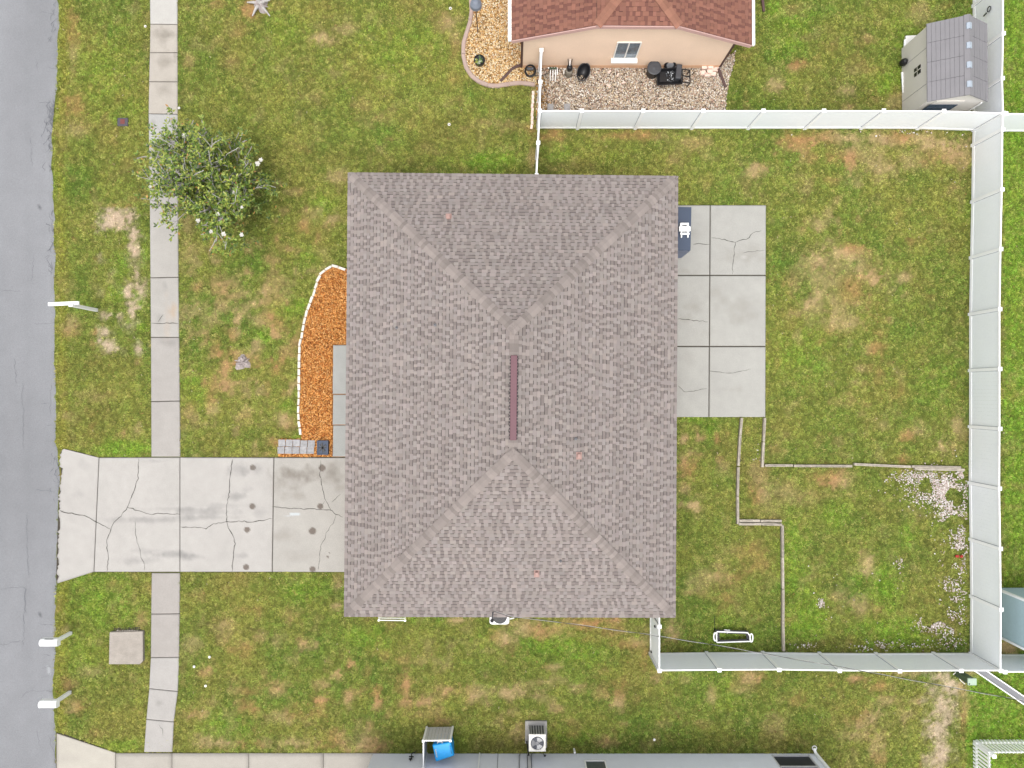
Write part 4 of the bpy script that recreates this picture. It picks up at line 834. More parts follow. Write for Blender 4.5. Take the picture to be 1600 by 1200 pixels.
# left slope as two trapezoids: below and above the clip line height
def sub(seed, pts): shingle_plane('shingles', *pts, nroof, NLt, NDk, seed, .16, .85)
FLb = Vector((FL.x, BLn.y, zf)); FRb = Vector((FR.x, BRn.y, zf))
sub(11, (BLn, NL, FL, FLb)); sub(12, (FLb, FL, KA, KB)); sub(13, (NR, BRn, FRb, FR)); sub(14, (FR, FRb, KB, KA)); sub(15, (FL, FR, KA, KA))
mb = MB()
for q in ((BLn, NL, FL, FLb), (FLb, FL, KA, KB), (NR, BRn, FRb, FR), (FR, FRb, KB, KA), (FL, FR, KA), (NL, Vector((NL.x, NL.y, zg-.02)), FL)):
    mb.face([Vector(p)-Vector((0,0,.012)) for p in q])
build(mb, 'roof_deck', M_joint, nroof)
caps(FL, KA, dn(BLn, NL, FL), Vector((0,-1,-.3)).normalized(), M_caprd, nroof, 'hip_cap', wd=.36); caps(FR, KA, dn(NR, BRn, FR), Vector((0,-1,-.3)).normalized(), M_caprd, nroof, 'hip_cap', wd=.36)
mb = MB()
for a, b in ((NL, FL), (FL, FR), (FR, NR)): mb.bar(a-Vector((0,.03,.08)), b-Vector((0,.03,.08)), .03, .17)
build(mb, 'rake_board', M_fascia, nh)
mb = MB(); mb.bar(NL+Vector((-.08,0,-.05)), BLn+Vector((-.08,0,-.05)), .13, .12); build(mb, 'gutter', M_white, nh)
mb = MB(); mb.bar(NR+Vector((.08,0,-.05)), BRn+Vector((.08,0,-.05)), .10, .12); build(mb, 'gutter', M_white, nh)
mb = MB(); mb.bar((xa-.05, ya+.04, .1), (xa-.05, ya+.04, zg-.25), .09, .12); build(mb, 'downspout', M_brown, nh)
mb = MB(); pts = [W(815,101.5,.1), W(807,104,.08), W(800,107.5,.06), W(782,127,.05)]
for a, b in zip(pts[:-1], pts[1:]): mb.bar(a, b, .11, .07)
bevel(build(mb, 'drain_extension', M_brown, nh), .01)
mb = MB(); mb.bar((xb+.05, ya+.04, .1), (xb+.05, ya+.04, zg-.25), .09, .10); build(mb, 'downspout', M_brown, nh)
mb = MB(); mb.bar(W(1122.5,107,.12), W(1134,137,.05), .11, .07); bevel(build(mb, 'drain_extension', M_brown, nh), .01)
mb = MB(); mb.box((xa+4, ya-.004, .10), (7.8,.004,.20)) ; 
mb2 = MB(); mb2.bar(W(1190.5,-8,.1), W(1193.5,18,.05), .11, .07); bevel(build(mb2, 'drain_extension', M_brown, nh), .01)
# soil splash band low on the stucco
mb = MB(); mb.box(((xa+xb)/2, ya-.004, .13), (xb-xa-.02,.006,.26)); build(mb, 'stained_base', mat('stained_stucco', AW(214,172,138), .9, n1=(3,.12), n2=(30,.1)), nh)
# window
yw = ya; x0, x1 = (962.5-800)/37.95*1.0, 0
kz = lambda z_: F/(H-z_)
x0 = 4.19; x1 = 5.12; z0, z1 = .90, 2.18
wn = empty('window', (0,0,0)); wn.parent = nh; wn.location = Vector((x0, ya, z0))-nh.location
mb = MB()
for a, b in (((x0,z0),(x1,z0)),((x0,z1),(x1,z1)),((x0,z0),(x0,z1)),((x1,z0),(x1,z1)),(((x0+x1)/2,z0),((x0+x1)/2,z1))):
    mb.bar((a[0], ya-.02, a[1]), (b[0], ya-.02, b[1]), .045, .05)
build(mb, 'window_frame', M_offw, wn)
for a, b in ((x0, (x0+x1)/2), ((x0+x1)/2, x1)):
    mb = MB(); mb.box(((a+b)/2, ya-.006, (z0+z1)/2), (b-a-.04, .008, z1-z0-.04)); build(mb, 'pane', M_glass, wn)
mb = MB(); mb.box(((x0+x1)/2, ya-.09, z0-.06), (x1-x0+.16, .2, .09)); bevel(build(mb, 'sill', M_white, wn), .01)
# ------------------------------------------------------------ things along the neighbour's wall
t = empty('hose', W(827,103,0), 'coiled black garden hose on a wall holder at the left end of the peach wall', 'hose')
hc = Vector((xa+.32, ya-.27, .34)); mb = MB()
for k in range(5):
    r_ = .19+.012*k; mb.tube([hc+Vector((math.cos(a)*r_, math.sin(a)*r_*.8-.01*k, math.sin(a)*r_*.6+.018*k+random.uniform(-.01,.01))) for a in np.linspace(0, 2*math.pi, 28)], .017, 6)
mb.tube([hc+Vector((-.05,-.16,-.12)), hc+Vector((.2,-.1,-.26)), hc+Vector((.6,-.05,-.28)), W(862,112,.06)], .014, 6)
build(mb, 'hose_coil', M_black, t, smooth=True)
mb = MB(); mb.box(hc+Vector((0,.03,.1)), (.30,.12,.14)); bevel(build(mb, 'hose_holder', M_dgrey, t), .03)
t = empty('valve_manifold', W(863,118,0), 'white irrigation pipes with three green valves beside the hose', 'pipes')
for i in range(3):
    p = W(859.5+i*4, 127, 0); mb = MB(); mb.tube([Vector((p.x, p.y, 0)), Vector((p.x, p.y+.15, .2)), Vector((p.x, p.y+.28, .25)), Vector((p.x, p.y+.45, .25))], .02, 8); build(mb, 'riser_pipe', M_white, t)
    mb = MB(); mb.lathe((p.x, p.y+.42, .25), [(.05,0),(.055,.05),(.03,.09),(0,.1)], 12); build(mb, 'valve', M_utgreen, t)
p = W(863.5,106,.25); mb = MB(); mb.tube([p-Vector((.2,0,0)), p+Vector((.2,0,0))], .025, 8); mb.tube([p+Vector((.2,0,0)), p+Vector((.2,-.25,-.1))], .02, 8); build(mb, 'header_pipe', M_white, t)
t = empty('pool_pump', W(890,118,0), 'well pump with a black motor on a grey cylinder beside the peach wall', 'pump')
p = W(888,117,0); mb = MB(); mb.lathe((p.x, p.y, 0), [(.15,0),(.16,.02),(.16,.42),(.14,.48),(.09,.5)], 20); build(mb, 'tank', mat('pump_tank', A(176,168,152), .6, bump=None), t, smooth=True)
q_ = Vector((p.x, p.y, .50)); mb = MB(); mb.lathe(q_, [(.09,0),(.12,.02),(.12,.2),(.09,.26),(.0,.28)], 16); build(mb, 'motor', M_black, t, smooth=True)
for k in (-1,0,1):
    mb = MB(); mb.tube([q_+Vector((k*.05,.03,.27)), q_+Vector((k*.09,.22,.45))], .016, 6); build(mb, 'cable', M_white if k == 0 else M_black, t)
mb = MB(); mb.tube([W(881,116,.05), W(881,114,.4), W(881.5,108,.42), W(889,107.5,.45)], .024, 8); build(mb, 'intake_pipe', M_offw, t)
t = empty('oval_tub', W(911,118,0), 'upright black oval tub leaning on the gravel beside the pump', 'tub')
p = W(911,117,0); R = Matrix.Rotation(math.radians(-22), 3, 'Z')@Matrix.Rotation(math.radians(8), 3, 'X'); mb = MB()
mb.lathe((p.x, p.y, 0), [(.19,.0),(.22,.05),(.28,.38),(.295,.40),(.28,.41),(.26,.37),(.2,.07),(0,.06)], 28, sx=.92, sy=1.3, M=R); build(mb, 'shell', M_black, t, smooth=True)
def ring(mb, c, r, tr, n=24, M=None, sx=1, sy=1):
    pts = [Vector((math.cos(a)*r*sx, math.sin(a)*r*sy, 0)) for a in np.linspace(0, 2*math.pi, n+1)]
    mb.tube([Vector(c)+(M@p_ if M else p_) for p_ in pts], tr, 6)
mb = MB(); ring(mb, Vector((p.x, p.y, 0))+R@Vector((0,0,.40)), .29, .012, M=R, sx=.92, sy=1.3); build(mb, 'rim', M_dgrey, t)
t = empty('round_bin', W(1018,117,0), 'round charcoal lidded bin with a handle standing beside the black wheelbarrow', 'bin')
p = W(1018,116,0); mb = MB(); mb.lathe((p.x, p.y, 0), [(.21,0),(.23,.02),(.27,.56),(.0,.56)], 28); build(mb, 'body', M_black, t, smooth=False)
mb = MB(); mb.lathe((p.x, p.y, .56), [(.29,0),(.295,.03),(.25,.045),(.24,.03),(.1,.04),(0,.06)], 28); build(mb, 'lid', M_dgrey, t)
mb = MB(); mb.tube([Vector((p.x-.08,p.y+.24,.5)), Vector((p.x-.09,p.y+.34,.5)), Vector((p.x+.06,p.y+.34,.5)), Vector((p.x+.06,p.y+.24,.5))], .014, 6); build(mb, 'handle', M_black, t)
t = empty('wheelbarrow', W(1048,122,0), 'black wheelbarrow cart with one wheel lying against the peach wall', 'wheelbarrow')
c = W(1046,120,.0)
mb = MB(); za = .42
o4 = [W(1026,108,za), W(1059,106,za), W(1066,131,za), W(1027,133,za)]; i4 = [W(1031,112,.25), W(1056,111,.25), W(1060,127,.25), W(1031,128,.25)]
b4 = [Vector((v.x, v.y, .22)) for v in i4]
for k in range(4):
    a, b = o4[k], o4[(k+1) % 4]; c1, d1 = i4[k], i4[(k+1) % 4]
    mb.face([a, b, d1, c1]); mb.face([b, a, a-Vector((0,0,.03)), b-Vector((0,0,.03))]); mb.face([a-Vector((0,0,.03)), b4[k], b4[(k+1) % 4], b-Vector((0,0,.03))])
mb.face(i4); build(mb, 'tray', M_black, t)
mb = MB()
for k in range(4): mb.tube([o4[k], o4[(k+1) % 4]], .02, 6)
build(mb, 'tray_rim', M_black, t)
mb = MB(); mb.box(W(1060,113,.35), (.24,.62,.22), rz=-.1); bevel(build(mb, 'tool_box', M_dgrey, t), .04, 3)
mb = MB(); wc_ = W(1047,101.5,.35); R = Matrix.Rotation(math.radians(62), 3, 'X')
ring(mb, wc_, .20, .055, M=R); build(mb, 'tyre', M_black, t, smooth=True); mb = MB(); mb.lathe(wc_, [(0,-.03),(.15,-.02),(.15,.02),(0,.03)], 16, M=R); build(mb, 'rim', M_grey, t)
mb = MB(); h4 = [W(1066,108,.4), W(1078,110,.4), W(1078,130,.4), W(1066,128,.4)]
for k in range(4): mb.bar(h4[k], h4[(k+1) % 4], .04, .04)
mb.bar(h4[0].lerp(h4[3], .5), h4[1].lerp(h4[2], .5), .04, .04); build(mb, 'handle_frame', M_black, t)
mb = MB()
for v in (h4[1], h4[2]): mb.bar(v, Vector((v.x-.05, v.y, 0)), .035, .035)
build(mb, 'leg', M_black, t)
P, _ = inpoly([(1040,104),(1056,104),(1054,128),(1042,128)], 60, .28); P[:, 2] += rng.uniform(0, .05, 60)
scatter('debris', P, rng.uniform(.012,.03,60), pal(60, [(200,205,210),(120,125,130),(60,62,66)], .2), M_peb, t, kind='stuff')
mb = MB(); mb.box((0,0,.05), (.2,.13,.10)); me_bk = mb.mesh('brick'); me_bk.materials.append(M_pinkb)
pile = empty('brick_stack', W(1108,113,0), 'small group of pale pink bricks at the right end of the peach wall', 'bricks')
for (a, b, z_, r_) in ((1099,107.5,.1,0),(1108.5,107.5,.1,0),(1112,110,.02,.1),(1097.5,115,.02,.1),(1107.5,114.5,.1,.1),(1113,117,.04,-.2),(1119,108.5,.02,1.5),(1104,118,.02,.2)):
    bevel(inst('brick', me_bk, pile, W(a, b, 0)+Vector((0,0,z_)), (0,0,r_), (1.15,1.25,1)), .008)
eb = empty('brick_edging', W(832,165,0), 'short row of pale pink edging bricks along the west side of the fence return', 'bricks')
for k in range(9):
    bevel(inst('brick', me_bk, eb, W(833-.3*k+random.uniform(-.8,.8), 146+k*6.6, 0), (0,0,1.57+random.uniform(-.15,.15)), (.85,.8,.7)), .008)
fp = [(849,170.5),(860,168.5),(888,168.5),(1100,171)]
for k, (a, b, l) in enumerate(((860,168.5,'grey square paver half under the fence nearest its west corner'),(886,168.5,'grey square paver lying on the gravel second from the west corner of the fence'))):
    mb = MB(); c = W(a, b, 0); mb.box((c.x, c.y, .045), (.26,.3,.05)); o = build(mb, 'loose_paver', M_paver, None, org=c); bevel(o, .01); setp(o, l, 'paver')
for k, (a, b, r_, l) in enumerate(((952,103+10,.9,'upper'),(965,118,1.2,'middle'),(974,130,.3,'lower'),(951,135,-.6,'lowest'))):
    mb = MB(); c = W(a, b, 0); mb.box((c.x, c.y, .06), (.16,.07,.04), rz=r_); o = build(mb, 'stone_chunk', M_pinkb, None, org=c); bevel(o, .015); setp(o, f'{l} pale elongated stone on the tan gravel below the neighbour window', 'stone')
# lamp post in golden bed
t = empty('lamp_post', W(747,52,0), 'thin dark lamp post with a grey shade standing in the golden pebble bed', 'lamp post')
p = W(747,52,0); mb = MB(); mb.tube([p, Vector((p.x, p.y, 2.25))], .022, 8); build(mb, 'pole', M_brown, t)
mb = MB(); mb.lathe((p.x+.02, p.y, 2.05), [(.21,0),(.24,.04),(.22,.18),(.1,.3),(0,.32)], 20); build(mb, 'lamp_shade', mat('grey_lamp_shade', A(150,158,172), .5, bump=None), t, smooth=False)
# potted plant
t = empty('potted_plant', W(749,98,0), 'small yellow green plant in a round black pot on the golden pebbles', 'potted plant')
p = W(749.5,98.5,0); mb = MB(); mb.lathe((p.x, p.y, .0), [(.16,0),(.19,.04),(.24,.28),(.235,.29),(.21,.26),(.2,.22),(0,.21)], 24); build(mb, 'pot', M_black, t, smooth=False)
mb = MB()
for k in range(26):
    a = random.uniform(0, 6.28); e = random.uniform(.05, .17); c = Vector((p.x+math.cos(a)*e-.02, p.y+math.sin(a)*e-.04, .27+random.uniform(0,.12))); d = Vector((math.cos(a), math.sin(a), .5))*random.uniform(.05,.08); s_ = Vector((-math.sin(a), math.cos(a), 0))*.035
    cl = A(*random.choice([(190,200,96),(130,160,70),(225,232,200),(80,110,60)])); mb.face([c-d, c+s_, c+d, c-s_], cl)
build(mb, 'leaves', M_plant, t)
# ------------------------------------------------------------ white vinyl fences
mbp = MB(); mbp.box((0,0,.91), (.127,.127,1.82)); mbp.box((0,0,1.835), (.155,.155,.03)); mbp.hexa([(-.07,-.07,1.85),(.07,-.07,1.85),(.07,.07,1.85),(-.07,.07,1.85),(-.02,-.02,1.885),(.02,-.02,1.885),(.02,.02,1.885),(-.02,.02,1.885)])
for sx_ in (-1, 1): mbp.box((sx_*.068, 0, .92), (.010, .05, 1.66)); mbp.box((sx_*.078, 0, .92), (.012, .028, 1.66))  # grey slivers: shade of the gap between post and panel, put in as colour
ME_POST = mbp.mesh('post'); ME_POST.materials.append(M_vinyl2); ME_POST.materials.append(mat('post_gap_shade', AW(178, 182, 188), .6, bump=None))
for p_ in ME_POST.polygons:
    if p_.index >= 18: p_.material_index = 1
def fence(name, label, posts, hgt=1.8, first=True, last=True, mesh_z=0.0, cat='fence'):
    """posts: list of world xy"""
    t = empty(name, (posts[0][0], posts[0][1], 0), label, cat)
    for i, p in enumerate(posts):
        if (i == 0 and not first) or (i == len(posts)-1 and not last): continue
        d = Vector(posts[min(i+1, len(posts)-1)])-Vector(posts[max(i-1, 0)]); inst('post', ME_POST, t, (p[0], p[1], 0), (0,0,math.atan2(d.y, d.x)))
    for a, b in zip(posts[:-1], posts[1:]):
        a = Vector((a[0], a[1], 0)); b = Vector((b[0], b[1], 0)); d = (b-a); L_ = d.length; d.normalize()
        s_, e_ = a+d*.05, b-d*.05
        mb = MB(); nb_ = max(2, int(round((L_-.1)/.152))); 
        for k in range(nb_):
            p0 = s_.lerp(e_, k/nb_)+d*.0007; p1 = s_.lerp(e_, (k+1)/nb_)-d*.0007
            mb.bar(p0+Vector((0,0,hgt/2+.04)), p1+Vector((0,0,hgt/2+.04)), .022, hgt-.16)
        build(mb, 'panel', M_vinyl, t)
        mb = MB(); mb.bar(s_+Vector((0,0,hgt-.03)), e_+Vector((0,0,hgt-.03)), .045, .09); build(mb, 'top_rail', M_vinyl2, t)
        mb = MB(); mb.bar(s_+Vector((0,0,.1)), e_+Vector((0,0,.1)), .045, .14); build(mb, 'bottom_rail', M_vinyl2, t)
    return t
ZT = 1.83
def pt(L_): return [tuple(W(a, b, ZT)[:2]) for a, b in L_]
NW = (843.5,173); NE = (1568,176.5); SE = (1564,1048)
fence('privacy_fence', 'long white vinyl privacy fence below the gravel bed and shed', pt([NW,(909,173),(1005,173),(1099,173),(1193,173),(1287.5,173),(1381,173),(1475,173.5),NE]))
fence('privacy_fence', 'long white vinyl privacy fence down the right side of the back yard', pt([NE,(1567,202),(1566,296),(1564,389),(1562.5,483),(1562.5,576.5),(1562.5,670),(1562,763.5),(1563.5,857.5),(1564.5,952.5),SE]), first=False)
fence('privacy_fence', 'long white vinyl privacy fence along the bottom of the back yard', pt([(1030.5,1048),(1124,1047),(1217.5,1046.5),(1312,1048),(1406,1048.5),(1502,1048),SE]), last=False)
p0 = W(1030.5,1048,ZT); pm = W(1030.5,979,ZT)
fence('gate', 'narrow white vinyl side gate between the house corner and the bottom fence', [(p0.x, p0.y), (pm.x, pm.y), (pm.x, pm.y+.75)], first=False, last=False, cat='gate')
for o_ in [o_ for o_ in COL.objects if o_.name == 'gate']:
    for (z_, y_) in ((1.1,-.25),(.35,-1.55)):
        mb = MB(); mb.box((pm.x-.03, pm.y+y_, z_), (.05,.06,.16)); build(mb, 'hinge', M_black, o_)
q0 = W(838.5,274,ZT)
fence('privacy_fence', 'short white vinyl fence running straight from the fence corner down to the grey brown roof', [W(*NW, ZT)[:2], W(841,223,ZT)[:2], (q0.x, q0.y), (q0.x, wc[0].y-.02)], first=False, last=False)
fence('privacy_fence', 'short white vinyl fence running from the fence corner up to the peach wall', [W(*NW, ZT)[:2], W(844.5,128,ZT)[:2], W(846,78,ZT)[:2]], first=False)
fence('privacy_fence', 'white vinyl fence at the upper right behind the grey resin shed', pt([NE,(1566.5,122),(1568,52),(1568,-30),(1568,-120)]), first=False)
fence('privacy_fence', 'stub of white vinyl fence leaving the picture at the upper right edge', pt([(1572,177.5),(1672,178),(1760,178)]), first=True)
fence('privacy_fence', 'stub of white vinyl fence leaving the picture at the lower right edge', pt([(1570.5,1050),(1665,1050),(1760,1050)]), first=True)
# hanging dish on upper right fence
t = empty('hose_hanger', W(1534,13,0), 'small round dark hose hanger on the upper right white fence', 'hanger')
p = W(1536,11,1.25); p.x = W(1568,52,ZT).x-.06; p = Vector((p.x, W(1536,11,1.25).y, 1.1)); mb = MB(); R = Matrix.Rotation(math.radians(90), 3, 'Y'); ring(mb, p, .1, .022, M=R); build(mb, 'ring', M_dgrey, t)
mb = MB(); mb.bar(p+Vector((-.03,-.1,-.1)), p+Vector((-.03,-.14,-.28)), .04, .04); build(mb, 'handle', M_black, t)
# white picket fence
pk = empty('picket_fence', W(1520,1156,0), 'white picket fence corner at the lower right', 'fence')
zp_ = 1.05; cA = W(1519,1155,.0); cB = Vector((cA.x+6, cA.y+.0, 0)); cC = Vector((cA.x+.03, cA.y-6, 0))
mb = MB(); mb.box((0,0,.56), (.085,.018,1.02)); mb.hexa([(-.035,-.009,1.07),(.035,-.009,1.07),(.035,.009,1.07),(-.035,.009,1.07),(-.004,-.009,1.13),(.004,-.009,1.13),(.004,.009,1.13),(-.004,.009,1.13)])
me_pk = mb.mesh('picket'); me_pk.materials.append(M_vinyl2)
for k in range(1, 38): inst('picket', me_pk, pk, (cA.x+.155*k, cA.y, 0))
for k in range(1, 38): inst('picket', me_pk, pk, (cA.x+.0008*k, cA.y-.155*k, 0), (0,0,math.pi/2))
mbp = MB(); mbp.box((0,0,.58), (.12,.12,1.16)); mbp.box((0,0,1.18), (.15,.15,.03)); mp = mbp.mesh('post'); mp.materials.append(M_vinyl2)
for (dx, dy) in ((0.1,-.1),(2.4,-.04),(4.8,-.04),(.06,-2.4),(.06,-4.8)): inst('post', mp, pk, (cA.x+dx, cA.y+dy, 0))
for z_ in (.2, .95):
    mb = MB(); mb.bar((cA.x, cA.y-.035, z_), (cB.x, cB.y-.035, z_), .04, .09); build(mb, 'rail', M_vinyl2, pk)
    mb = MB(); mb.bar((cA.x+.035, cA.y-.06, z_), (cC.x+.035, cC.y, z_), .04, .09); build(mb, 'rail', M_vinyl2, pk)
# white channel beam beyond bottom fence
t = empty('metal_channel', W(1560,1072,0), 'long white edged grey metal channel lying diagonally beyond the bottom right corner of the fence', 'metal channel')
a, b = W(1530,1047,.12), W(1640,1122,.12); d = (b-a).normalized(); nn = Vector((-d.y, d.x, 0))
mb = MB(); mb.bar(a-d*.4, b, .24, .05); build(mb, 'channel_floor', M_grey, t)
for s in (1, -1):
    mb = MB(); mb.bar(a-d*.4+nn*.14*s+Vector((0,0,.06)), b+nn*.14*s+Vector((0,0,.06)), .04, .16); build(mb, 'flange', M_white, t)
# ------------------------------------------------------------ resin shed (upper right)
t = shed = empty('garden_shed', (17.8,13.2,0), 'beige resin garden shed with ribbed grey roof and four skylights', 'shed')
X0, X1, Y0, Y1 = 16.66, 18.95, 11.72, 14.75; zs, zR = 1.88, 2.5; xr = 17.85
mb = MB(); mb.face([(X0,Y0,0),(X0,Y0,zs),(X0,Y1,zs),(X0,Y1,0)][::-1]); mb.face([(X1,Y0,0),(X1,Y0,zs),(X1,Y1,zs),(X1,Y1,0)]); mb.face([(X0,Y0,0),(X1,Y0,0),(X1,Y0,zs),(xr,Y0,zR-.03),(X0,Y0,zs)]); mb.face([(X0,Y1,0),(X0,Y1,zs),(xr,Y1,zR-.03),(X1,Y1,zs),(X1,Y1,0)])
build(mb, 'wall', M_shedw, shed)
def ez(x): return zs+(zR-zs)*((x-X0)/(xr-X0) if x < xr else (X1-x)/(X1-xr))+.03
for side, xs_ in (('l', np.linspace(X0-.07, xr-.16, 9)), ('r', np.linspace(xr+.14, X1+.07, 7))):
    for r_ in range(4):
        ya_ = Y0-.06+(Y1-Y0+.12)*r_/4; yb_ = Y0-.06+(Y1-Y0+.12)*(r_+1)/4-.012
        mb = MB()
        for k in range(len(xs_)-1):
            a, b = xs_[k]+.004, xs_[k+1]-.004; lf = .012*(k % 2)
            mb.hexa([(a,ya_,ez(a)-.03),(b,ya_,ez(b)-.03),(b,yb_,ez(b)-.03),(a,yb_,ez(a)-.03),(a,ya_,ez(a)+.01+lf*.3),(b,ya_,ez(b)+.01+lf*.3),(b,yb_,ez(b)+.01),(a,yb_,ez(a)+.01)])
        build(mb, 'roof_panel', M_shedr, shed)
mb = MB(); mb.face([(X0-.07,Y0-.06,ez(X0-.07)-.02),(xr,Y0-.06,zR+.005),(xr,Y1+.06,zR+.005),(X0-.07,Y1+.06,ez(X0-.07)-.02)]); mb.face([(xr,Y0-.06,zR+.005),(X1+.07,Y0-.06,ez(X1+.07)-.02),(X1+.07,Y1+.06,ez(X1+.07)-.02),(xr,Y1+.06,zR+.005)]); build(mb, 'roof_deck', M_shedr, shed)
mb = MB()
for a, b in ((xr-.16, xr-.001), (xr+.001, xr+.14)): mb.hexa([(a,Y0-.07,ez(a)-.02),(b,Y0-.07,ez(b)-.02),(b,Y1+.07,ez(b)-.02),(a,Y1+.07,ez(a)-.02),(a,Y0-.07,ez(a)+.03),(b,Y0-.07,ez(b)+.03),(b,Y1+.07,ez(b)+.03),(a,Y1+.07,ez(a)+.03)])
build(mb, 'ridge_cap', M_shedr, shed)
for (a, b) in ((1516.5,41),(1515,71.5),(1514,102),(1512.5,132)):
    y_ = W(a, b, zR).y; s_ = empty('skylight', (0,0,0)); s_.parent = shed; s_.location = Vector((xr, y_, zR))-shed.location
    for c, e in ((xr-.105, xr-.002), (xr+.002, xr+.10)):
        mb = MB(); mb.hexa([(c,y_-.12,ez(c)+.031),(e,y_-.12,ez(e)+.031),(e,y_+.12,ez(e)+.031),(c,y_+.12,ez(c)+.031),(c,y_-.12,ez(c)+.07),(e,y_-.12,ez(e)+.07),(e,y_+.12,ez(e)+.07),(c,y_+.12,ez(c)+.07)]); build(mb, 'lens', M_skyl, s_)
# left wall window of four dark panes, seam lines
for i, (a, b) in enumerate(((0,0),(1,0),(0,1),(1,1))):
    zc_ = 1.02+.24*b; yc = 13.25+.19*a-.09; mb = MB(); mb.box((X0-.012, yc, zc_), (.02,.145,.19)); build(mb, 'window_pane', M_black, shed)
mb = MB()
mb.box((X0-.014, 13.255, 1.14), (.012,.045,.48)); mb.box((X0-.0145, 13.255, 1.14), (.011,.38,.045)); build(mb, 'window_muntin', M_shedw, shed)
mb = MB()
for y_ in (12.45,13.9): mb.box((X0-.004, y_, .93), (.008,.012,1.8))
build(mb, 'wall_seam', M_grey, shed)
# door on the gable side
mb = MB(); mb.box((17.55,Y0-.015,.95), (1.15,.03,1.8)); build(mb, 'door', M_shedw, shed)
d_ = empty('door_window', (0,0,0)); d_.parent = shed; d_.location = Vector((17.4,Y0,1.2))-shed.location
mb = MB(); mb.box((17.45,Y0-.037,1.3), (1.1,.01,.5)); build(mb, 'pane', mat('shed_glass', A(98,122,142), .2, bump=None), d_)
mb = MB()
for z_ in (1.05,1.3,1.55): mb.box((17.45,Y0-.045,z_), (1.12,.02,.03))
for x_ in (16.9,17.25,17.62,18.0): mb.box((x_,Y0-.0455,1.3), (.03,.019,.5))
build(mb, 'muntin', M_slate, d_)
mb = MB(); mb.tube([(X1-.1,Y0-.05,1.75),(X1-.1,Y0-.05,.05)], .025, 8); build(mb, 'corner_pipe', M_white, shed)
mb = MB(); p = W(1423,65,0); mb.prism([W(a, b, 0)[:2] for a, b in [(1414,57),(1433,56),(1433,76),(1414,76)]], -.02, .06); o = build(mb, 'landing_pad', M_offw, None, org=p); setp(o, 'small pale concrete pad at the far left corner of the garden shed', 'pad')
t = empty('wall_lantern', W(1411,97,0), 'small black bag shaped lantern hanging at the left wall of the shed', 'lantern')
p = W(1412,97,.35); mb = MB(); mb.lathe(p, [(.05,-.2),(.13,-.12),(.14,.05),(.09,.16),(.03,.2)], 14); build(mb, 'body', M_black, t); mb = MB(); mb.tube([p+Vector((-.05,0,.18)), p+Vector((0,0,.28)), p+Vector((.05,0,.18))], .012, 6); build(mb, 'handle', M_dgrey, t)
for l, a, b in (('white pole lying by the left wall of the shed, nearer the fence', (1409.5,113), (1411.5,145)), ('white pole lying by the left wall of the shed, nearer the pad', (1414,62), (1412.5,95))):
    mb = MB(); p = W(*a, .08); mb.bar(p, W(*b, .08), .07, .05); o = build(mb, 'white_pole', M_white, None, org=p); setp(o, l, 'pole')
# teal shed, right edge
t = ts = empty('siding_shed', (21.5,-9.1,0), 'pale teal lap sided shed behind the right fence, cut by the picture edge', 'shed')
x0, x1, y0, y1, hz = 20.35, 23.4, -10.12, -8.22, 2.3
nbd = 16
for k in range(nbd):
    za_, zb_ = .05+k*(hz-.05)/nbd, .05+(k+1)*(hz-.05)/nbd
    mb = MB(); mb.hexa([(x0-.02,y0,za_),(x0+.1,y0,za_),(x0+.1,y1,za_),(x0-.02,y1,za_),(x0-.004,y0,zb_),(x0+.1,y0,zb_),(x0+.1,y1,zb_),(x0-.004,y1,zb_)]); build(mb, 'siding_board', M_teal, ts)
    mb = MB(); mb.hexa([(x0+.101,y1-.1,za_),(x1,y1-.1,za_),(x1,y1+.02,za_),(x0+.101,y1+.02,za_),(x0+.101,y1-.1,zb_),(x1,y1-.1,zb_),(x1,y1+.004,zb_),(x0+.101,y1+.004,zb_)]); build(mb, 'siding_board', M_teal, ts)
for (a, b) in ((x0, y1), (x0, y0)):
    mb = MB(); mb.box((a+.015, b+(.02 if b == y1 else -.02), hz/2), (.12,.09,hz)); build(mb, 'corner_board', M_white, ts)
mb = MB(); mb.box(((x0+x1)/2, y0, hz/2), (x1-x0,.05,hz-.02)); build(mb, 'back_wall', M_teal, ts)
yc = (y0+y1)/2; mb = MB(); mb.hexa([(x0+.02,y0-.1,hz),(x1,y0-.1,hz),(x1,yc,hz+.5),(x0+.02,yc,hz+.5),(x0+.02,y0-.1,hz+.05),(x1,y0-.1,hz+.05),(x1,yc,hz+.55),(x0+.02,yc,hz+.55)]); mb.hexa([(x0+.02,yc,hz+.5),(x1,yc,hz+.5),(x1,y1+.1,hz),(x0+.02,y1+.1,hz),(x0+.02,yc,hz+.55),(x1,yc,hz+.55),(x1,y1+.1,hz+.05),(x0+.02,y1+.1,hz+.05)]); build(mb, 'roof', M_tealr, ts)
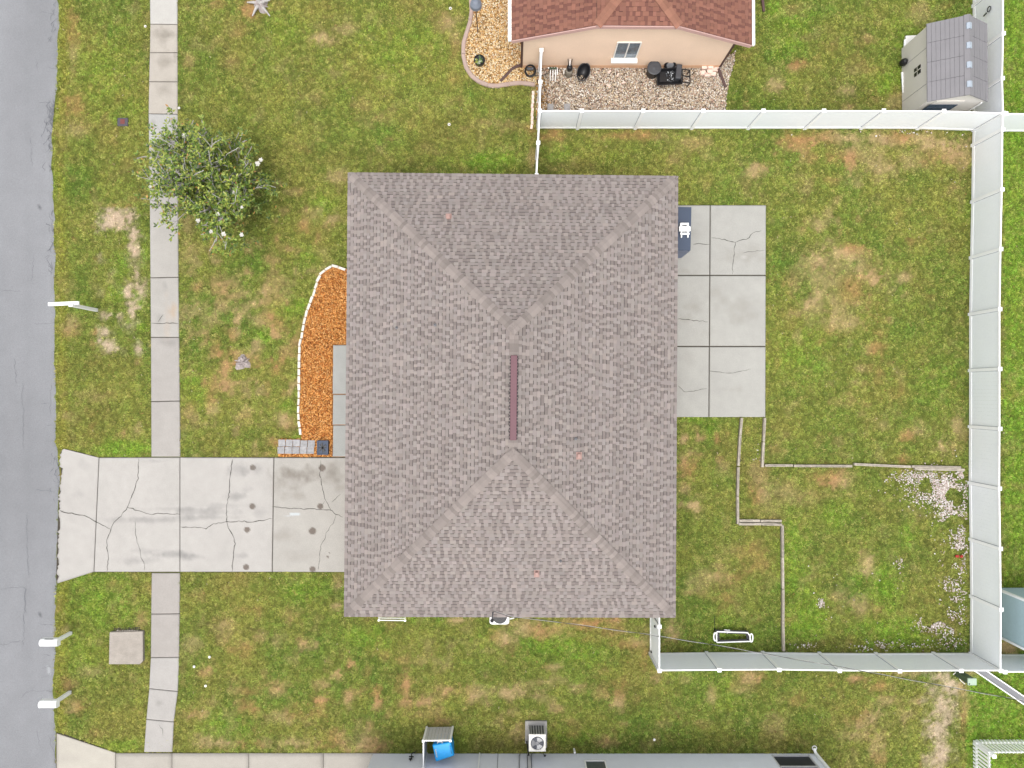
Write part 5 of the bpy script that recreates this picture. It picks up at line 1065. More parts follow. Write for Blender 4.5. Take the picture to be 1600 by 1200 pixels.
# ------------------------------------------------------------ landscape timbers
def timbers(label, runs, wd=.10, ht=.15):
    t = empty('timber_edging', W(*runs[0][0], 0), label, 'timber edging')
    for a, b, dz in runs:
        A_, B_ = W(*a, ht), W(*b, ht); mb = MB(); k = random.uniform(.85, 1.1); c = tuple(np.array(A(200,190,174))*k*1.25); c2 = tuple(np.array(A(104,92,82))*k)
        z_ = ht/2+dz; mb.bar(Vector((A_.x, A_.y, z_)), Vector((B_.x, B_.y, z_)), wd, ht, col=c)
        # dark split along the top
        d = (B_-A_).normalized(); nn = Vector((-d.y, d.x, 0))*random.uniform(-.02,.02)
        mb.bar(Vector((A_.x, A_.y, ht+dz+.002))+nn+d*.1, Vector((B_.x, B_.y, ht+dz+.002))+nn-d*.3, .010, .006, col=c2)
        bevel(build(mb, 'timber', M_timber, t), .01)
    return t
timbers('stepped grey timber edging from the patio down to the bottom fence', [((1159.5,653),(1157,680),0),((1156.8,680.5),(1154,728),.01),((1154,730),(1153,775),0),((1153,776),(1153.5,819),-.01),((1155,819),(1190,819),0),((1190.5,819),(1222,820),.01),((1156,814),(1188,814),-.02),((1189,814.5),(1222,814.5),-.03),((1223,821),(1223.5,870),0),((1223.5,871),(1224,920),-.01),((1224,921),(1224,970),.01),((1224,971),(1225,1018),0)])
timbers('grey timber edging from the patio corner across to the right fence', [((1195.5,653),(1193.5,690),0),((1193.5,691),(1191.5,730),.01),((1196,727.5),(1239,727.5),0),((1241,728),(1332,728.5),-.01),((1335,725.5),(1423,729.5),.01),((1425,729),(1502,730.5),0),((1430,732.5),(1508,734.5),-.02)])
# ------------------------------------------------------------ objects by the house
t = empty('storage_cabinet', W(1068,357,0), 'tall slate blue storage cabinet on the patio against the house', 'cabinet')
zt = 1.6; a, b, c, d = W(1046,323,zt), W(1080.5,323.5,zt), W(1079,391.5,zt), W(1046,391,zt)
mb = MB(); mb.prism([(p.x, p.y) for p in (a, b, c, d)], .06, zt-.05); build(mb, 'body', mat('cabinet_body', A(150,160,186), .6, n1=(2,.05), bump=None), t)
mb = MB(); mb.prism([(p.x, p.y) for p in (a, b, c, d)], zt-.05, zt); bevel(build(mb, 'lid', M_slate, t), .01)
t = empty('plastic_chair', W(1070,359,1.6), 'toppled white plastic chair lying on top of the slate blue cabinet', 'chair')
def cb(x0, y0, x1, y1, z0, z1, nm, dz=0):
    p, q = W(x0, y0, z1), W(x1, y1, z1); mb = MB(); mb.box(((p.x+q.x)/2, (p.y+q.y)/2, (z0+z1)/2), (abs(q.x-p.x), abs(q.y-p.y), z1-z0)); return bevel(build(mb, nm, M_white, t), .012)
cb(1063,348,1076.5,351,1.62,1.78,'backrest'); cb(1063,348.2,1066,356,1.63,1.77,'backrest_rail'); cb(1073.5,348.2,1076.5,356,1.63,1.77,'backrest_rail')
cb(1061.5,353.5,1079,361,1.66,1.80,'seat'); cb(1064,361,1066,371,1.62,1.70,'leg'); cb(1074,361,1076,371,1.62,1.70,'leg'); cb(1063,363.5,1077.5,366.5,1.70,1.76,'stretcher')
# AC unit peeking beyond the south eave
t = empty('air_conditioner', W(781,967,0), 'white air conditioner partly hidden under the lower eave of the grey brown roof', 'air conditioner')
zt = .85; p, q = W(764.5,951,zt), W(796,977,zt); mb = MB(); c = (p+q)/2
mb.box((c.x, c.y, zt/2), (q.x-p.x, p.y-q.y, zt)); bevel(build(mb, 'case', M_white, t), .12, 4)
mb = MB(); mb.lathe((c.x+.02, c.y+.02, zt), [(.30,0),(.30,.012),(0,.012)], 24); build(mb, 'fan_opening', M_black, t)
mb = MB(); 
for r_ in (.1,.18,.26): ring(mb, (c.x+.02, c.y+.02, zt+.02), r_, .005, 20)
build(mb, 'grille', M_dgrey, t)
mb = MB(); p_ = W(798,967.5,.5); mb.tube([Vector((p_.x-.1, p_.y, .5)), Vector((p_.x+.12, p_.y+.05, .5)), Vector((p_.x+.18, p_.y+.3, .5))], .03, 8); build(mb, 'pipe', M_white, t)
# service mast
t = empty('service_mast', onroof(770,950), 'slim grey service mast with a dark weather cap above the lower eave', 'mast')
p = onroof(770,957); mb = MB(); mb.tube([p-Vector((0,0,.05)), Vector((p.x, p.y, 3.5))], .03, 10); build(mb, 'pipe', M_grey, t); mb = MB(); mb.lathe((p.x, p.y, 3.5), [(.05,0),(.07,.05),(.06,.12),(0,.14)], 12); build(mb, 'weather_cap', M_black, t)
# wire
t = empty('overhead_cable', W(800,966,3.3), 'twisted overhead service cable crossing from the house to the lower right', 'cable')
key = [(772,955),(800,964),(850,969),(1000,989.5),(1100,1005),(1200,1022.5),(1300,1040),(1400,1058),(1500,1076.5),(1590,1093),(1700,1113)]
for s in (0, 1):
    pts = []; n = 240
    for i in range(n+1):
        f_ = i/n; x = 772+(1700-772)*f_; y = float(np.interp(x, [k[0] for k in key], [k[1] for k in key])); z_ = 3.4+2.6*f_-1.2*4*f_*(1-f_)*.5
        a_ = x*.055+s*math.pi; v_ = W(x, y, z_); v_.y += .014*math.cos(a_); v_.z += .014*math.sin(a_); pts.append(v_)
    mb = MB(); mb.tube(pts, .008, 5, col=A(60,58,60) if s else A(222,220,216)); build(mb, 'strand', M_wire, t)
# white wall bracket
t = empty('drying_rack', W(612,968,1.2), 'narrow white rail frame sticking out below the lower left eave', 'rack')
mb = MB(); a, b = W(592,969,1.3), W(633,969.5,1.3); mb.tube([Vector((a.x, a.y+.3, 1.3)), a, b, Vector((b.x, b.y+.3, 1.3))], .022, 8); mb.tube([a+Vector((0,.09,0)), b+Vector((0,.09,0))], .014, 8); build(mb, 'rail', M_white, t)
for v in (a, b): mb = MB(); mb.lathe(v, [(0,-.03),(.045,-.02),(.045,.03),(0,.04)], 12); build(mb, 'knob', M_white, t)
# white octagonal frame in yard
t = empty('camp_cot_frame', W(1147,996,0), 'white tube frame with dark edging lying in the grass near the bottom fence', 'frame')
zf_ = .28; pts = zp([(320,430),(1090,455),(1140,530),(1170,670),(320,700),(310,560)], 1100, 960, 16)
pl = [W(a, b, zf_) for a, b in pts]
for k in range(len(pl)):
    mb = MB(); mb.bar(pl[k], pl[(k+1) % len(pl)], .04, .04); build(mb, 'frame_tube', M_white, t)
inn = [v+(sum(pl, Vector())/6-v)*.11-Vector((0,0,.05)) for v in pl]
mb = MB()
for k in range(6): mb.bar(inn[k], inn[(k+1) % 6], .11, .05)
build(mb, 'inner_edging', M_black, t)
out = [v-(sum(pl, Vector())/6-v)*.06-Vector((0,0,.06)) for v in pl]
mb = MB(); mb.bar(out[0], out[1], .09, .04); build(mb, 'inner_edging', M_black, t)
for (a, b, r_) in ((280,560,0),(1185,585,.15)):
    v = W(1100+a/16, 960+b/16, zf_+.02); mb = MB(); ring(mb, v, .11, .028, 16, sx=.55, sy=1.55); build(mb, 'end_handle', M_white, t)
mb = MB(); v = W(1136,984,.34); mb.bar(v-Vector((.12,0,0)), v+Vector((.12,-.02,0)), .03, .04); mb.bar(v, v-Vector((-.01,.14,0)), .04, .04); build(mb, 'latch', M_lgrey, t)
for k in (0,1,3,4):
    mb = MB(); mb.tube([pl[k], Vector((pl[k].x, pl[k].y, 0))], .018, 6); build(mb, 'leg', M_black, t)
t_ = MB(); a = W(1117,962,.03); t_.tube([a, W(1116,985,.03), W(1118,1005,.03)], .012, 5); o = build(t_, 'tether_strap', M_black, None, org=a); setp(o, 'thin dark strap lying in the grass left of the white tube frame', 'strap')
# utility pedestal
t = empty('utility_pedestal', W(1500,1058,0), 'green utility pedestal with a pale square lid near the bottom right fence corner', 'utility box')
zt = .85; a = W(1518.5,1065,zt); mb = MB(); mb.box((a.x, a.y, .40), (.30,.24,.82)); bevel(build(mb, 'body', M_utgreen, t), .02)
mb = MB(); mb.box((a.x, a.y, zt), (.36,.28,.08)); bevel(build(mb, 'lid', M_utlid, t), .02, 3); mb = MB(); mb.lathe((a.x-.13, a.y-.08, zt+.04), [(.03,0),(.03,.01),(0,.012)], 10); build(mb, 'lock', M_black, t)
for k, (p1, p2, l) in enumerate((((1489,1054),(1497,1048),'short white pipe by the bottom fence, left of the pedestal'),((1497,1057),(1508,1069),'thin curved white strip lying just left of the pedestal'))):
    mb = MB(); a = W(*p1, .05); m_ = W((p1[0]+p2[0])/2-1, (p1[1]+p2[1])/2+.8, .06); mb.tube([a, m_, W(*p2, .05)], .016, 6); o = build(mb, 'white_strip', M_offw, None, org=a); setp(o, l, 'pipe')
# ------------------------------------------------------------ house at the bottom
yb = W(900,1177.5,0).y; xl, xrr = W(583,1178,0).x, W(1275,1178,0).x
bh = empty('lower_house', ((xl+xrr)/2, yb-5, 0), 'pale grey house cut by the bottom edge with only its upper wall showing', 'house')
mb = MB(); ws_ = (W(1204,1180,0).x, W(1262,1180,0).x)
def wallbox(x0, x1, z0, z1, y0=None): mb.box(((x0+x1)/2, yb-.1, (z0+z1)/2), (x1-x0, .2, z1-z0))
wallbox(xl, ws_[0], 0, 2.5); wallbox(ws_[0], ws_[1], 0, .10); wallbox(ws_[1], xrr, 0, 2.5); wallbox(ws_[0], ws_[1], 2.3, 2.5)
mb.box((xl+.1, yb-5.2, 1.25), (.2,10,2.5)); mb.box((xrr-.1, yb-5.2, 1.25), (.2,10,2.5)); build(mb, 'wall', M_stuccog, bh)
mb = MB(); mb.box(((xl+xrr)/2, yb-5.3, 2.45), (xrr-xl-.4, 9.9, .06)); build(mb, 'ceiling_slab', M_stuccog, bh)
zs_ = [.12,.98,1.9,2.29]
for k in range(3):
    mb = MB(); mb.box(((ws_[0]+ws_[1])/2, yb-.06, (zs_[k]+zs_[k+1])/2), (ws_[1]-ws_[0]-.02,.02,zs_[k+1]-zs_[k]-.02)); build(mb, 'window', M_glassd, bh)
mb = MB()
for z_ in zs_: mb.box(((ws_[0]+ws_[1])/2, yb-.02, z_), (ws_[1]-ws_[0],.05,.06))
for x_ in ws_: mb.box((x_, yb-.02, 1.2), (.06,.05,2.2))
build(mb, 'window_frame', M_lgrey, bh)
mb = MB(); mb.bar((xrr-.06, yb+.06, .1), (xrr-.06, yb+.06, 2.4), .10, .1); mb.bar((xrr-.06, yb+.06, .1), (xrr-.1, yb+.25, .05), .1, .08); build(mb, 'downspout', M_white, bh)
mb = MB(); ring(mb, (xrr-.1, yb+.27, .08), .09, .022, 14); build(mb, 'drain_ring', M_offw, bh)
x0, x1 = W(913,1192,.45).x, W(943,1192,.45).x; mb = MB(); z0w = .62
# small window whose lower part shows
wn = empty('window', (0,0,0)); wn.parent = bh; wn.location = Vector((x0, yb, z0w))-bh.location
x0, x1 = 113/37.6, 144/37.6; mb = MB(); mb.box(((x0+x1)/2, yb+.012, 1.25), (x1-x0-.05,.02,1.2)); build(mb, 'pane', mat('bottom_glass', A(120,130,132), .2, bump=None), wn)
mb = MB()
for a, b in (((x0,.62),(x1,.62)),((x0,1.88),(x1,1.88)),((x0,.62),(x0,1.88)),((x1,.62),(x1,1.88))): mb.bar((a[0], yb+.03, a[1]), (b[0], yb+.03, b[1]), .05, .05)
build(mb, 'window_frame', M_white, wn)
mb = MB(); x_ = W(749.5,1177,0).x; mb.bar((x_, yb+.04, .05), (x_, yb+.04, 2.3), .055, .05); build(mb, 'conduit', M_white, bh)
mb = MB(); x_ = W(778,1177,0).x; mb.bar((x_, yb+.006, .0), (x_, yb+.006, 2.4), .012, .015); build(mb, 'wall_joint', M_dgrey, bh)
# roof beyond the frame
mb = MB(); y0_, y1_ = yb+.15, yb-11; x0_, x1_ = xl-.45, xrr+.45; c0, c1 = Vector((x0_+5.7, yb-5.3, 4.4)), Vector((x1_-5.7, yb-5.3, 4.4))
e = [Vector((x0_, y0_, 2.55)), Vector((x1_, y0_, 2.55)), Vector((x1_, y1_, 2.55)), Vector((x0_, y1_, 2.55))]
mb.face([e[1], e[0], c0, c1]); mb.face([e[3], e[2], c1, c0]); mb.face([e[0], e[3], c0]); mb.face([e[2], e[1], c1]); mb.face(e); build(mb, 'roof', mat('lower_roof', A(170,165,165), .9, n1=(2,.1), n2=(60,.2), bump=(60,.5)), bh)
# hose bib
t = empty('hose_bib', W(645,1181,0), 'small black hose bib and wand on the lower house wall left of the blue bin', 'hose bib')
p = Vector((W(645,1181,0).x, yb+.05, .3)); mb = MB(); mb.tube([p+Vector((.15,.08,-.2)), p+Vector((-.02,.05,-.1)), p, p+Vector((.0,.02,.35))], .025, 6); mb.tube([p+Vector((-.1,.04,.1)), p+Vector((.1,.04,.12))], .025, 6); mb.tube([p+Vector((-.08,.04,.3)), p+Vector((.06,.04,.28))], .03, 6); build(mb, 'tap', M_black, t)
# bin screen
t = empty('bin_screen', W(688,1140,0), 'small L shaped white and grey privacy screen around the blue bin', 'screen')
a, b = W(667,1136,0), W(707.5,1135.5,0); hh = 1.12; nbd = 8
for k in range(nbd):
    p0_, p1_ = a.lerp(b, (k+.04)/nbd), a.lerp(b, (k+.96)/nbd); mb = MB(); mb.bar(Vector((p0_.x, p0_.y, hh/2)), Vector((p1_.x, p1_.y, hh/2)), .02, hh-.06); build(mb, 'slat', M_lgrey, t)
c = Vector((a.x, a.y-1.1, 0))
for k in range(nbd):
    p0_, p1_ = a.lerp(c, (k+.04)/nbd), a.lerp(c, (k+.96)/nbd); mb = MB(); mb.bar(Vector((p0_.x, p0_.y, hh/2)), Vector((p1_.x, p1_.y, hh/2)), .02, hh-.06); build(mb, 'slat', M_lgrey, t)
for v in (a, b, c): mb = MB(); mb.box((v.x, v.y, hh/2+.01), (.075,.075,hh+.04)); mb.box((v.x, v.y, hh+.045), (.1,.1,.03)); build(mb, 'post', M_white, t)
for v in (b, c): mb = MB(); mb.bar(Vector((a.x, a.y, hh)), Vector((v.x, v.y, hh)), .05, .04); build(mb, 'top_rail', M_white, t)
# blue bin
t = empty('wheelie_bin', W(690,1165,0), 'bright blue wheeled bin with worn white print on its lid inside the white screen', 'bin')
zt = 1.02; tp = [W(675,1163.5,zt), W(704.5,1158,zt), W(710.5,1181,zt), W(680.5,1191,zt)]; cb_ = sum(tp, Vector())/4
lo = [Vector((cb_.x+(v.x-cb_.x)*.78, cb_.y+(v.y-cb_.y)*.78+.02, .08)) for v in tp]; md_ = [Vector((cb_.x+(v.x-cb_.x)*.96, cb_.y+(v.y-cb_.y)*.96, zt-.06)) for v in tp]
mb = MB(); mb.hexa([lo[3], lo[2], lo[1], lo[0], md_[3], md_[2], md_[1], md_[0]]); bevel(build(mb, 'body', M_blue, t), .03, 3)
mb = MB(); mb.hexa([Vector((v.x, v.y, zt-.06)) for v in (tp[3], tp[2], tp[1], tp[0])]+[Vector((cb_.x+(v.x-cb_.x)*.9, cb_.y+(v.y-cb_.y)*.9, zt+.04)) for v in (tp[3], tp[2], tp[1], tp[0])]); bevel(build(mb, 'lid', M_blue, t), .04, 3)
for k, u_ in enumerate((-.17,-.06,.06,.17)):     # dark slots by the right edge
    e1 = (tp[2]-tp[1]).normalized(); m_ = (tp[1]+tp[2])/2+e1*u_; m_ = m_+(cb_-m_).normalized()*.085; m_.z = zt+.045; mb = MB(); mb.bar(m_-e1*.035, m_+e1*.035, .02, .012); build(mb, 'lid_slot', mat('bin_slot', A(20,80,130), .5, bump=None) if k == 0 else bpy.data.materials['bin_slot'], t)
mb = MB(); h0 = tp[0].lerp(tp[1], .42); mb.tube([h0+Vector((-.1,.0,0)), h0+Vector((-.07,.07,.02)), h0+Vector((.07,.07,.02)), h0+Vector((.1,.01,0))], .02, 6); build(mb, 'handle', M_lgrey, t)
for s_ in (.2,.8): mb = MB(); v = lo[0].lerp(lo[1], s_); mb.lathe((v.x, v.y+.04, .1), [(0,-.03),(.1,-.03),(.1,.03),(0,.03)], 14, M=Matrix.Rotation(math.pi/2, 3, 'Y')); build(mb, 'wheel', M_black, t)
# worn white print along the left edge of the lid (not readable in the photograph)
p_ = W(681.5,1177,zt+.043); e1 = (tp[3]-tp[0]).normalized(); nn = Vector((-e1.y, e1.x, 0)); mb = MB()
for k, (u_, wd_) in enumerate(((-.15,.07),(-.10,.045),(-.055,.05),(-.005,.05),(.045,.05),(.1,.045),(.15,.05))):
    v = p_+e1*u_; mb.bar(v-e1*.02, v+e1*.02, wd_, .006)
mb.bar(p_-e1*.17-nn*.02, p_+e1*.17-nn*.02, .02, .006)
build(mb, 'white_print', M_bluew, t)
# AC condenser
t = empty('air_conditioner', W(838,1150,0), 'white square air conditioner with a round fan on a concrete pad by the lower house', 'air conditioner')
mb = MB(); mb.prism([W(a, b, 0)[:2] for a, b in [(820.5,1125.5),(854.5,1125.5),(854.5,1167),(820.5,1160)]], -.02, .09); bevel(build(mb, 'pad', mat('ac_pad', A(214,210,204), .9), t), .01)
zt = .84; a, b = W(826.3,1147.5,zt), W(852.8,1174.5,zt); c = (a+b)/2; sx_, sy_ = b.x-a.x, a.y-b.y
mb = MB(); mb.box((c.x, c.y, .45), (sx_-.03, sy_-.03, .72)); build(mb, 'body', M_grey, t)
for k in range(12):
    mb = MB(); x_ = c.x-sx_/2+.05+k*(sx_-.1)/11; mb.box((x_, c.y+sy_/2-.006, .45), (.022,.03,.68)); build(mb, 'fin', M_lgrey if k % 2 else M_dgrey, t)
mb = MB()
for sx2 in (-1,1):
    for sy2 in (-1,1): mb.box((c.x+sx2*(sx_/2-.02), c.y+sy2*(sy_/2-.02), .45), (.05,.05,.73))
build(mb, 'corner_post', M_lgrey, t)
mb = MB(); mb.box((c.x, c.y, zt-.02), (sx_, sy_, .06)); bevel(build(mb, 'top_cover', M_offw, t), .025, 3)
mb = MB(); mb.lathe((c.x, c.y, zt+.011), [(.27,0),(.27,.003),(0,.003)], 32); build(mb, 'fan_opening', mat('fan_well', A(78,84,100), .5, bump=None), t)
for k in range(3):
    a0 = k*2.094+.4; mb = MB(); pts = [Vector((c.x, c.y, zt+.018))]+[Vector((c.x+math.cos(a0+x)*.24, c.y+math.sin(a0+x)*.24, zt+.018+.02*x)) for x in np.linspace(0, 1.25, 7)]
    mb.face(pts); build(mb, 'fan_blade', M_lgrey if k != 1 else M_grey, t)
mb = MB(); mb.lathe((c.x, c.y, zt+.02), [(.08,0),(.075,.03),(0,.04)], 16); build(mb, 'hub', M_grey, t)
mb = MB()
for r_ in (.08,.13,.18,.23,.27): ring(mb, (c.x, c.y, zt+.05), r_, .0035, 28)
for k in range(12): mb.tube([Vector((c.x+math.cos(k*.5236)*.06, c.y+math.sin(k*.5236)*.06, zt+.052)), Vector((c.x+math.cos(k*.5236)*.275, c.y+math.sin(k*.5236)*.275, zt+.045))], .003, 4)
build(mb, 'grille', M_grey, t)
mb = MB(); mb.tube([W(823,1158,.35), W(824,1165,.35), Vector((W(826,1178,.3).x, yb+.05, .32)), Vector((W(826,1178,.3).x, yb+.03, .6))], .03, 8); build(mb, 'refrigerant_line', M_black, t)
t = empty('wall_conduit', W(820,1179,0), 'dark cables and a white box running down the lower house wall below the air conditioner', 'conduit')
for x_, m_ in ((811,M_black),(823.5,M_dgrey),(829.5,M_dgrey)):
    x_ = W(x_,1178,0).x; mb = MB(); mb.tube([(x_+.05, yb+.03, .05),(x_, yb+.03, .25),(x_, yb+.03, 2.2)], .013, 6); build(mb, 'cable', m_, t)
mb = MB(); mb.box((W(826.5,1178,0).x, yb+.05, 1.0), (.12,.08,1.5)); build(mb, 'cover', M_lgrey, t)
mb = MB(); a = Vector((W(851,1178,0).x, yb+.05, .25)); mb.lathe(a, [(0,-.03),(.05,-.02),(.05,.02),(0,.03)], 10, M=Matrix.Rotation(math.pi/2, 3, 'X')); mb.tube([a, a+Vector((-.06,.02,-.08))], .015, 6); o = build(mb, 'outdoor_tap', M_dgrey, None, org=a); setp(o, 'small dark tap on the lower house wall right of the air conditioner', 'tap')
mb = MB(); a = W(897,1170,0); mb.tube([a, Vector((a.x, a.y, .32))], .04, 10); o = build(mb, 'cleanout_pipe', M_white, None, org=a); setp(o, 'short upright white pipe in the grass by the lower house wall', 'pipe')
# ------------------------------------------------------------ front yard furniture
def mailbox(base, top, label, first=False):
    t = empty('mailbox', W(*base, 0), label, 'mailbox', 'white mailboxes by the road')
    b = W(*base, 0); 
    mb = MB(); mb.box((b.x, b.y, .5), (.13,.13,1.0)); bevel(build(mb, 'post', M_white, t), .008)
    mb = MB(); mb.bar((b.x+.1, b.y, .92), (b.x-.55, b.y, .92), .09, .07); build(mb, 'arm', M_white, t)
    mb = MB(); z0 = .96; n = 10; x0, x1 = b.x-.50, b.x+.20
    prof = [(-.15, z0), (.15, z0), (.15, z0+.14)]+[(.15*math.cos(a), z0+.14+.12*math.sin(a)) for a in np.linspace(.2, math.pi-.2, 9)]+[(-.15, z0+.14)]
    P0 = [(x0, b.y+q, z_) for q, z_ in prof]; P1 = [(x1, b.y+q, z_) for q, z_ in prof]
    mb.face(P1); mb.face(P0[::-1])
    for k in range(len(prof)): j = (k+1) % len(prof); mb.face([P0[k], P0[j], P1[j], P1[k]])
    bevel(build(mb, 'box', M_white, t), .012)
    mb = MB(); mb.face([(x0-.012, b.y+q*1.06, z0+(z_-z0)*1.03) for q, z_ in prof][::-1]); mb.face([(x0-.002, b.y+q*1.06, z0+(z_-z0)*1.03) for q, z_ in prof]); 
    for k in range(len(prof)): j = (k+1) % len(prof); mb.face([(x0-.012, b.y+prof[k][0]*1.06, z0+(prof[k][1]-z0)*1.03),(x0-.012, b.y+prof[j][0]*1.06, z0+(prof[j][1]-z0)*1.03),(x0-.002, b.y+prof[j][0]*1.06, z0+(prof[j][1]-z0)*1.03),(x0-.002, b.y+prof[k][0]*1.06, z0+(prof[k][1]-z0)*1.03)])
    build(mb, 'door', M_lgrey, t)
    mb = MB(); mb.box((x0+.36, b.y+.162, z0+.2), (.34,.016,.045)); build(mb, 'flag', M_dgrey if first else M_lgrey, t)
    return t
mailbox((110.7,989), None, 'white mailbox on a post with a dark flag, left of the square concrete lid', True)
mailbox((109.5,1081.5), None, 'white mailbox on a post nearer the bottom edge, with a pale flag')
t = empty('mailbox_post', W(151,484.5,0), 'white post with a long bare crossarm reaching over the road edge', 'post')
b = W(151,484.5,0); mb = MB(); mb.box((b.x, b.y, .84), (.13,.13,1.68)); bevel(build(mb, 'post', M_white, t), .008)
mb = MB(); e0, e1 = W(76,475.5,1.58), W(123.5,473.5,1.58); mb.bar(e0, e1, .14, .09); bevel(build(mb, 'crossarm', M_white, t), .008)
mb = MB(); mb.box((b.x, b.y, 1.70), (.15,.15,.05)); build(mb, 'post_cap', M_white, t)
# concrete vault
t = empty('utility_vault', W(197,1012,0), 'square weathered concrete lid with a chipped corner in the grass between road and sidewalk', 'concrete lid')
P_ = [(171,988),(222.8,986.5),(223,1033),(218.5,1038),(170,1038)]; mb = MB(); mb.prism([W(a, b, .15)[:2] for a, b in P_], -.02, .15); bevel(build(mb, 'lid', M_vault, t), .015)
mb = MB(); mb.prism([W(a, b, 0)[:2] for a, b in [(178,981.5),(219,980),(220,989),(178,990)]], -.02, .004); build(mb, 'gap', M_joint, t)
mb = MB()
for k in range(9): v = W(184+k*3.8, 985.5+random.uniform(-.6,.6), .06); mb.box(v, (.08,.05,.05), rz=random.random())
build(mb, 'broken_rim', M_vault, t)
# meter lid
t = empty('meter_box', W(192.5,191,0), 'small dark water meter lid with a rusty centre set in the upper verge', 'meter box')
c = W(192.5,191,0); mb = MB(); mb.box((c.x, c.y, .02), (.46,.36,.06)); bevel(build(mb, 'lid', M_meter, t), .04, 3)
mb = MB(); mb.box((c.x, c.y+.01, .052), (.19,.2,.012)); build(mb, 'reader_plate', M_rust, t)
# small markers
def cap(a, b, label, r=.07, hole=True, name='sprinkler_cap'):
    r = r*.72
    c = W(a, b, 0); t = empty(name, c, label, 'sprinkler' if hole else 'cap'); mb = MB(); ring(mb, (c.x, c.y, .05), r*.72, r*.32, 16); build(mb, 'ring', M_offw, t)
    mb = MB(); mb.lathe((c.x, c.y, -.01), [(r*.6,0),(r*.6,.055),(0,.06)], 14); build(mb, 'core', M_black if hole else M_white, t)
cap(704,14,'white ringed sprinkler head near the top of the front lawn, left of the rose curb', .085)
cap(702,195,'white ringed sprinkler head in the lawn above the grey brown roof', .085)
cap(280.5,169.5,'small white ringed sprinkler head touching the right edge of the sidewalk near the top', .07)
cap(228,42,'small sprinkler head at the left edge of the sidewalk near the top', .07)
cap(328,1026,'round white cap in the lower front lawn, uppermost of three', .075, False, 'lawn_cap')
cap(304,1041,'round white cap in the lower front lawn, nearest the sidewalk', .075, False, 'lawn_cap')
cap(322,1071,'round white cap in the lower front lawn, lowest of three', .075, False, 'lawn_cap')
cap(1022,1155,'round white cap in the grass above the lower house wall', .075, False, 'lawn_cap')
mb = MB(); a = W(1497,868.5,0); mb.box((a.x-.08, a.y, .06), (.14,.1,.05)); mb.box((a.x+.1, a.y-.01, .06), (.1,.09,.06), rz=.4); o = build(mb, 'red_toy', M_red, None, org=a); setp(o, 'small red plastic pieces among white stones by the right fence', 'toy')
# stump
def stump(c, r, hgt, label, seed, z_extra=0):
    rr = random.Random(seed); t = empty('tree_stump', c, label, 'stump'); mb = MB(); n = 22; rows = []
    rad = [r*(1+.35*math.sin(3*a+seed)*rr.uniform(.5,1)+rr.uniform(-.15,.2)) for a in np.linspace(0, 2*math.pi, n, endpoint=False)]
    for k, (s_, z_) in enumerate(((1.35,-.02),(1.0,hgt*.5),(.75,hgt),(.4,hgt*1.05),(.05,hgt*.9))):
        rows.append([Vector((c.x+math.cos(2*math.pi*i/n)*rad[i]*s_, c.y+math.sin(2*math.pi*i/n)*rad[i]*s_, z_+(rr.uniform(-.03,.05) if k in (2,3) else 0))) for i in range(n)])
    for r0, r1 in zip(rows[:-1], rows[1:]):
        for i in range(n): j = (i+1) % n; mb.face([r0[i], r0[j], r1[j], r1[i]])
    mb.face(rows[-1]); build(mb, 'wood', M_stump, t)
    for k in range(5):
        a = rr.uniform(0, 6.28); mb = MB(); p0_ = c+Vector((math.cos(a)*r*.7, math.sin(a)*r*.7, .05)); p1_ = c+Vector((math.cos(a+.3)*r*1.6, math.sin(a+.3)*r*1.6, .0)); mb.tube([p0_, (p0_+p1_)/2+Vector((0,0,.04)), p1_], [.05,.035,.012], 6); build(mb, 'root', M_stump, t)
    return t
stump(W(379,567,0), .22, .13, 'ragged grey tree stump in the middle of the front lawn', 3)
t = stump(W(408,9,0), .2, .22, 'grey broken tree stump with forked roots at the top edge of the front lawn', 5)
c = W(408,9,0)
for d in ((.15,-.2,.0),(-.28,-.35,.02),(.3,-.35,.02),(-.1,.5,.8),(.35,.1,.2),(-.45,.1,.03)):
    mb = MB(); mb.tube([c+Vector((0,0,.15)), c+Vector((d[0]*.6, d[1]*.6, .14+d[2]*.5)), c+Vector((d[0]*1.3, d[1]*1.3, d[2]))], [.09,.06,.025], 7); build(mb, 'branch', M_bark, t)
# ------------------------------------------------------------ magnolia tree
tr = random.Random(5); base = W(372,316,0); tree = empty('magnolia_tree', base, 'open crowned magnolia tree with white flowers beside the sidewalk', 'tree')
crown_c = W(326,298,2.7)
tips = []; trunk = MB(); limbs = []
fork = base+Vector((-.12,.05,.85)); trunk.tube([base+Vector((0,0,-.05)), base+Vector((-.04,.02,.4)), fork], [.15,.115,.10], 10)
build(trunk, 'trunk', M_bark, tree, smooth=True)
def grow(mb, p, d, L_, r_, depth):
    pts = [p]; rs = [r_]; n = 4; q = p.copy()
    for k in range(n):
        d = (d+Vector((tr.uniform(-.28,.28), tr.uniform(-.28,.28), tr.uniform(-.12,.16)))).normalized(); q = q+d*L_/n; pts.append(q.copy()); rs.append(max(r_*(1-.16*(k+1)), .014))
    mb.tube(pts, rs, 5 if depth else 7, cap=False)
    if depth >= 3: tips.append((q, d)); return
    for k in range(tr.choice((2,3,3)) if depth < 2 else tr.choice((2,3))):
        i = tr.randint(2, 4); a = tr.uniform(.35, .85); ax = Vector((tr.uniform(-1,1), tr.uniform(-1,1), tr.uniform(-.4,.6))).normalized()
        nd = (d+ax*a*1.25).normalized(); nd.z = max(nd.z, -.15); grow(mb, pts[i], nd, L_*tr.uniform(.58,.8), rs[i]*.62, depth+1)
    tips.append((q, d))
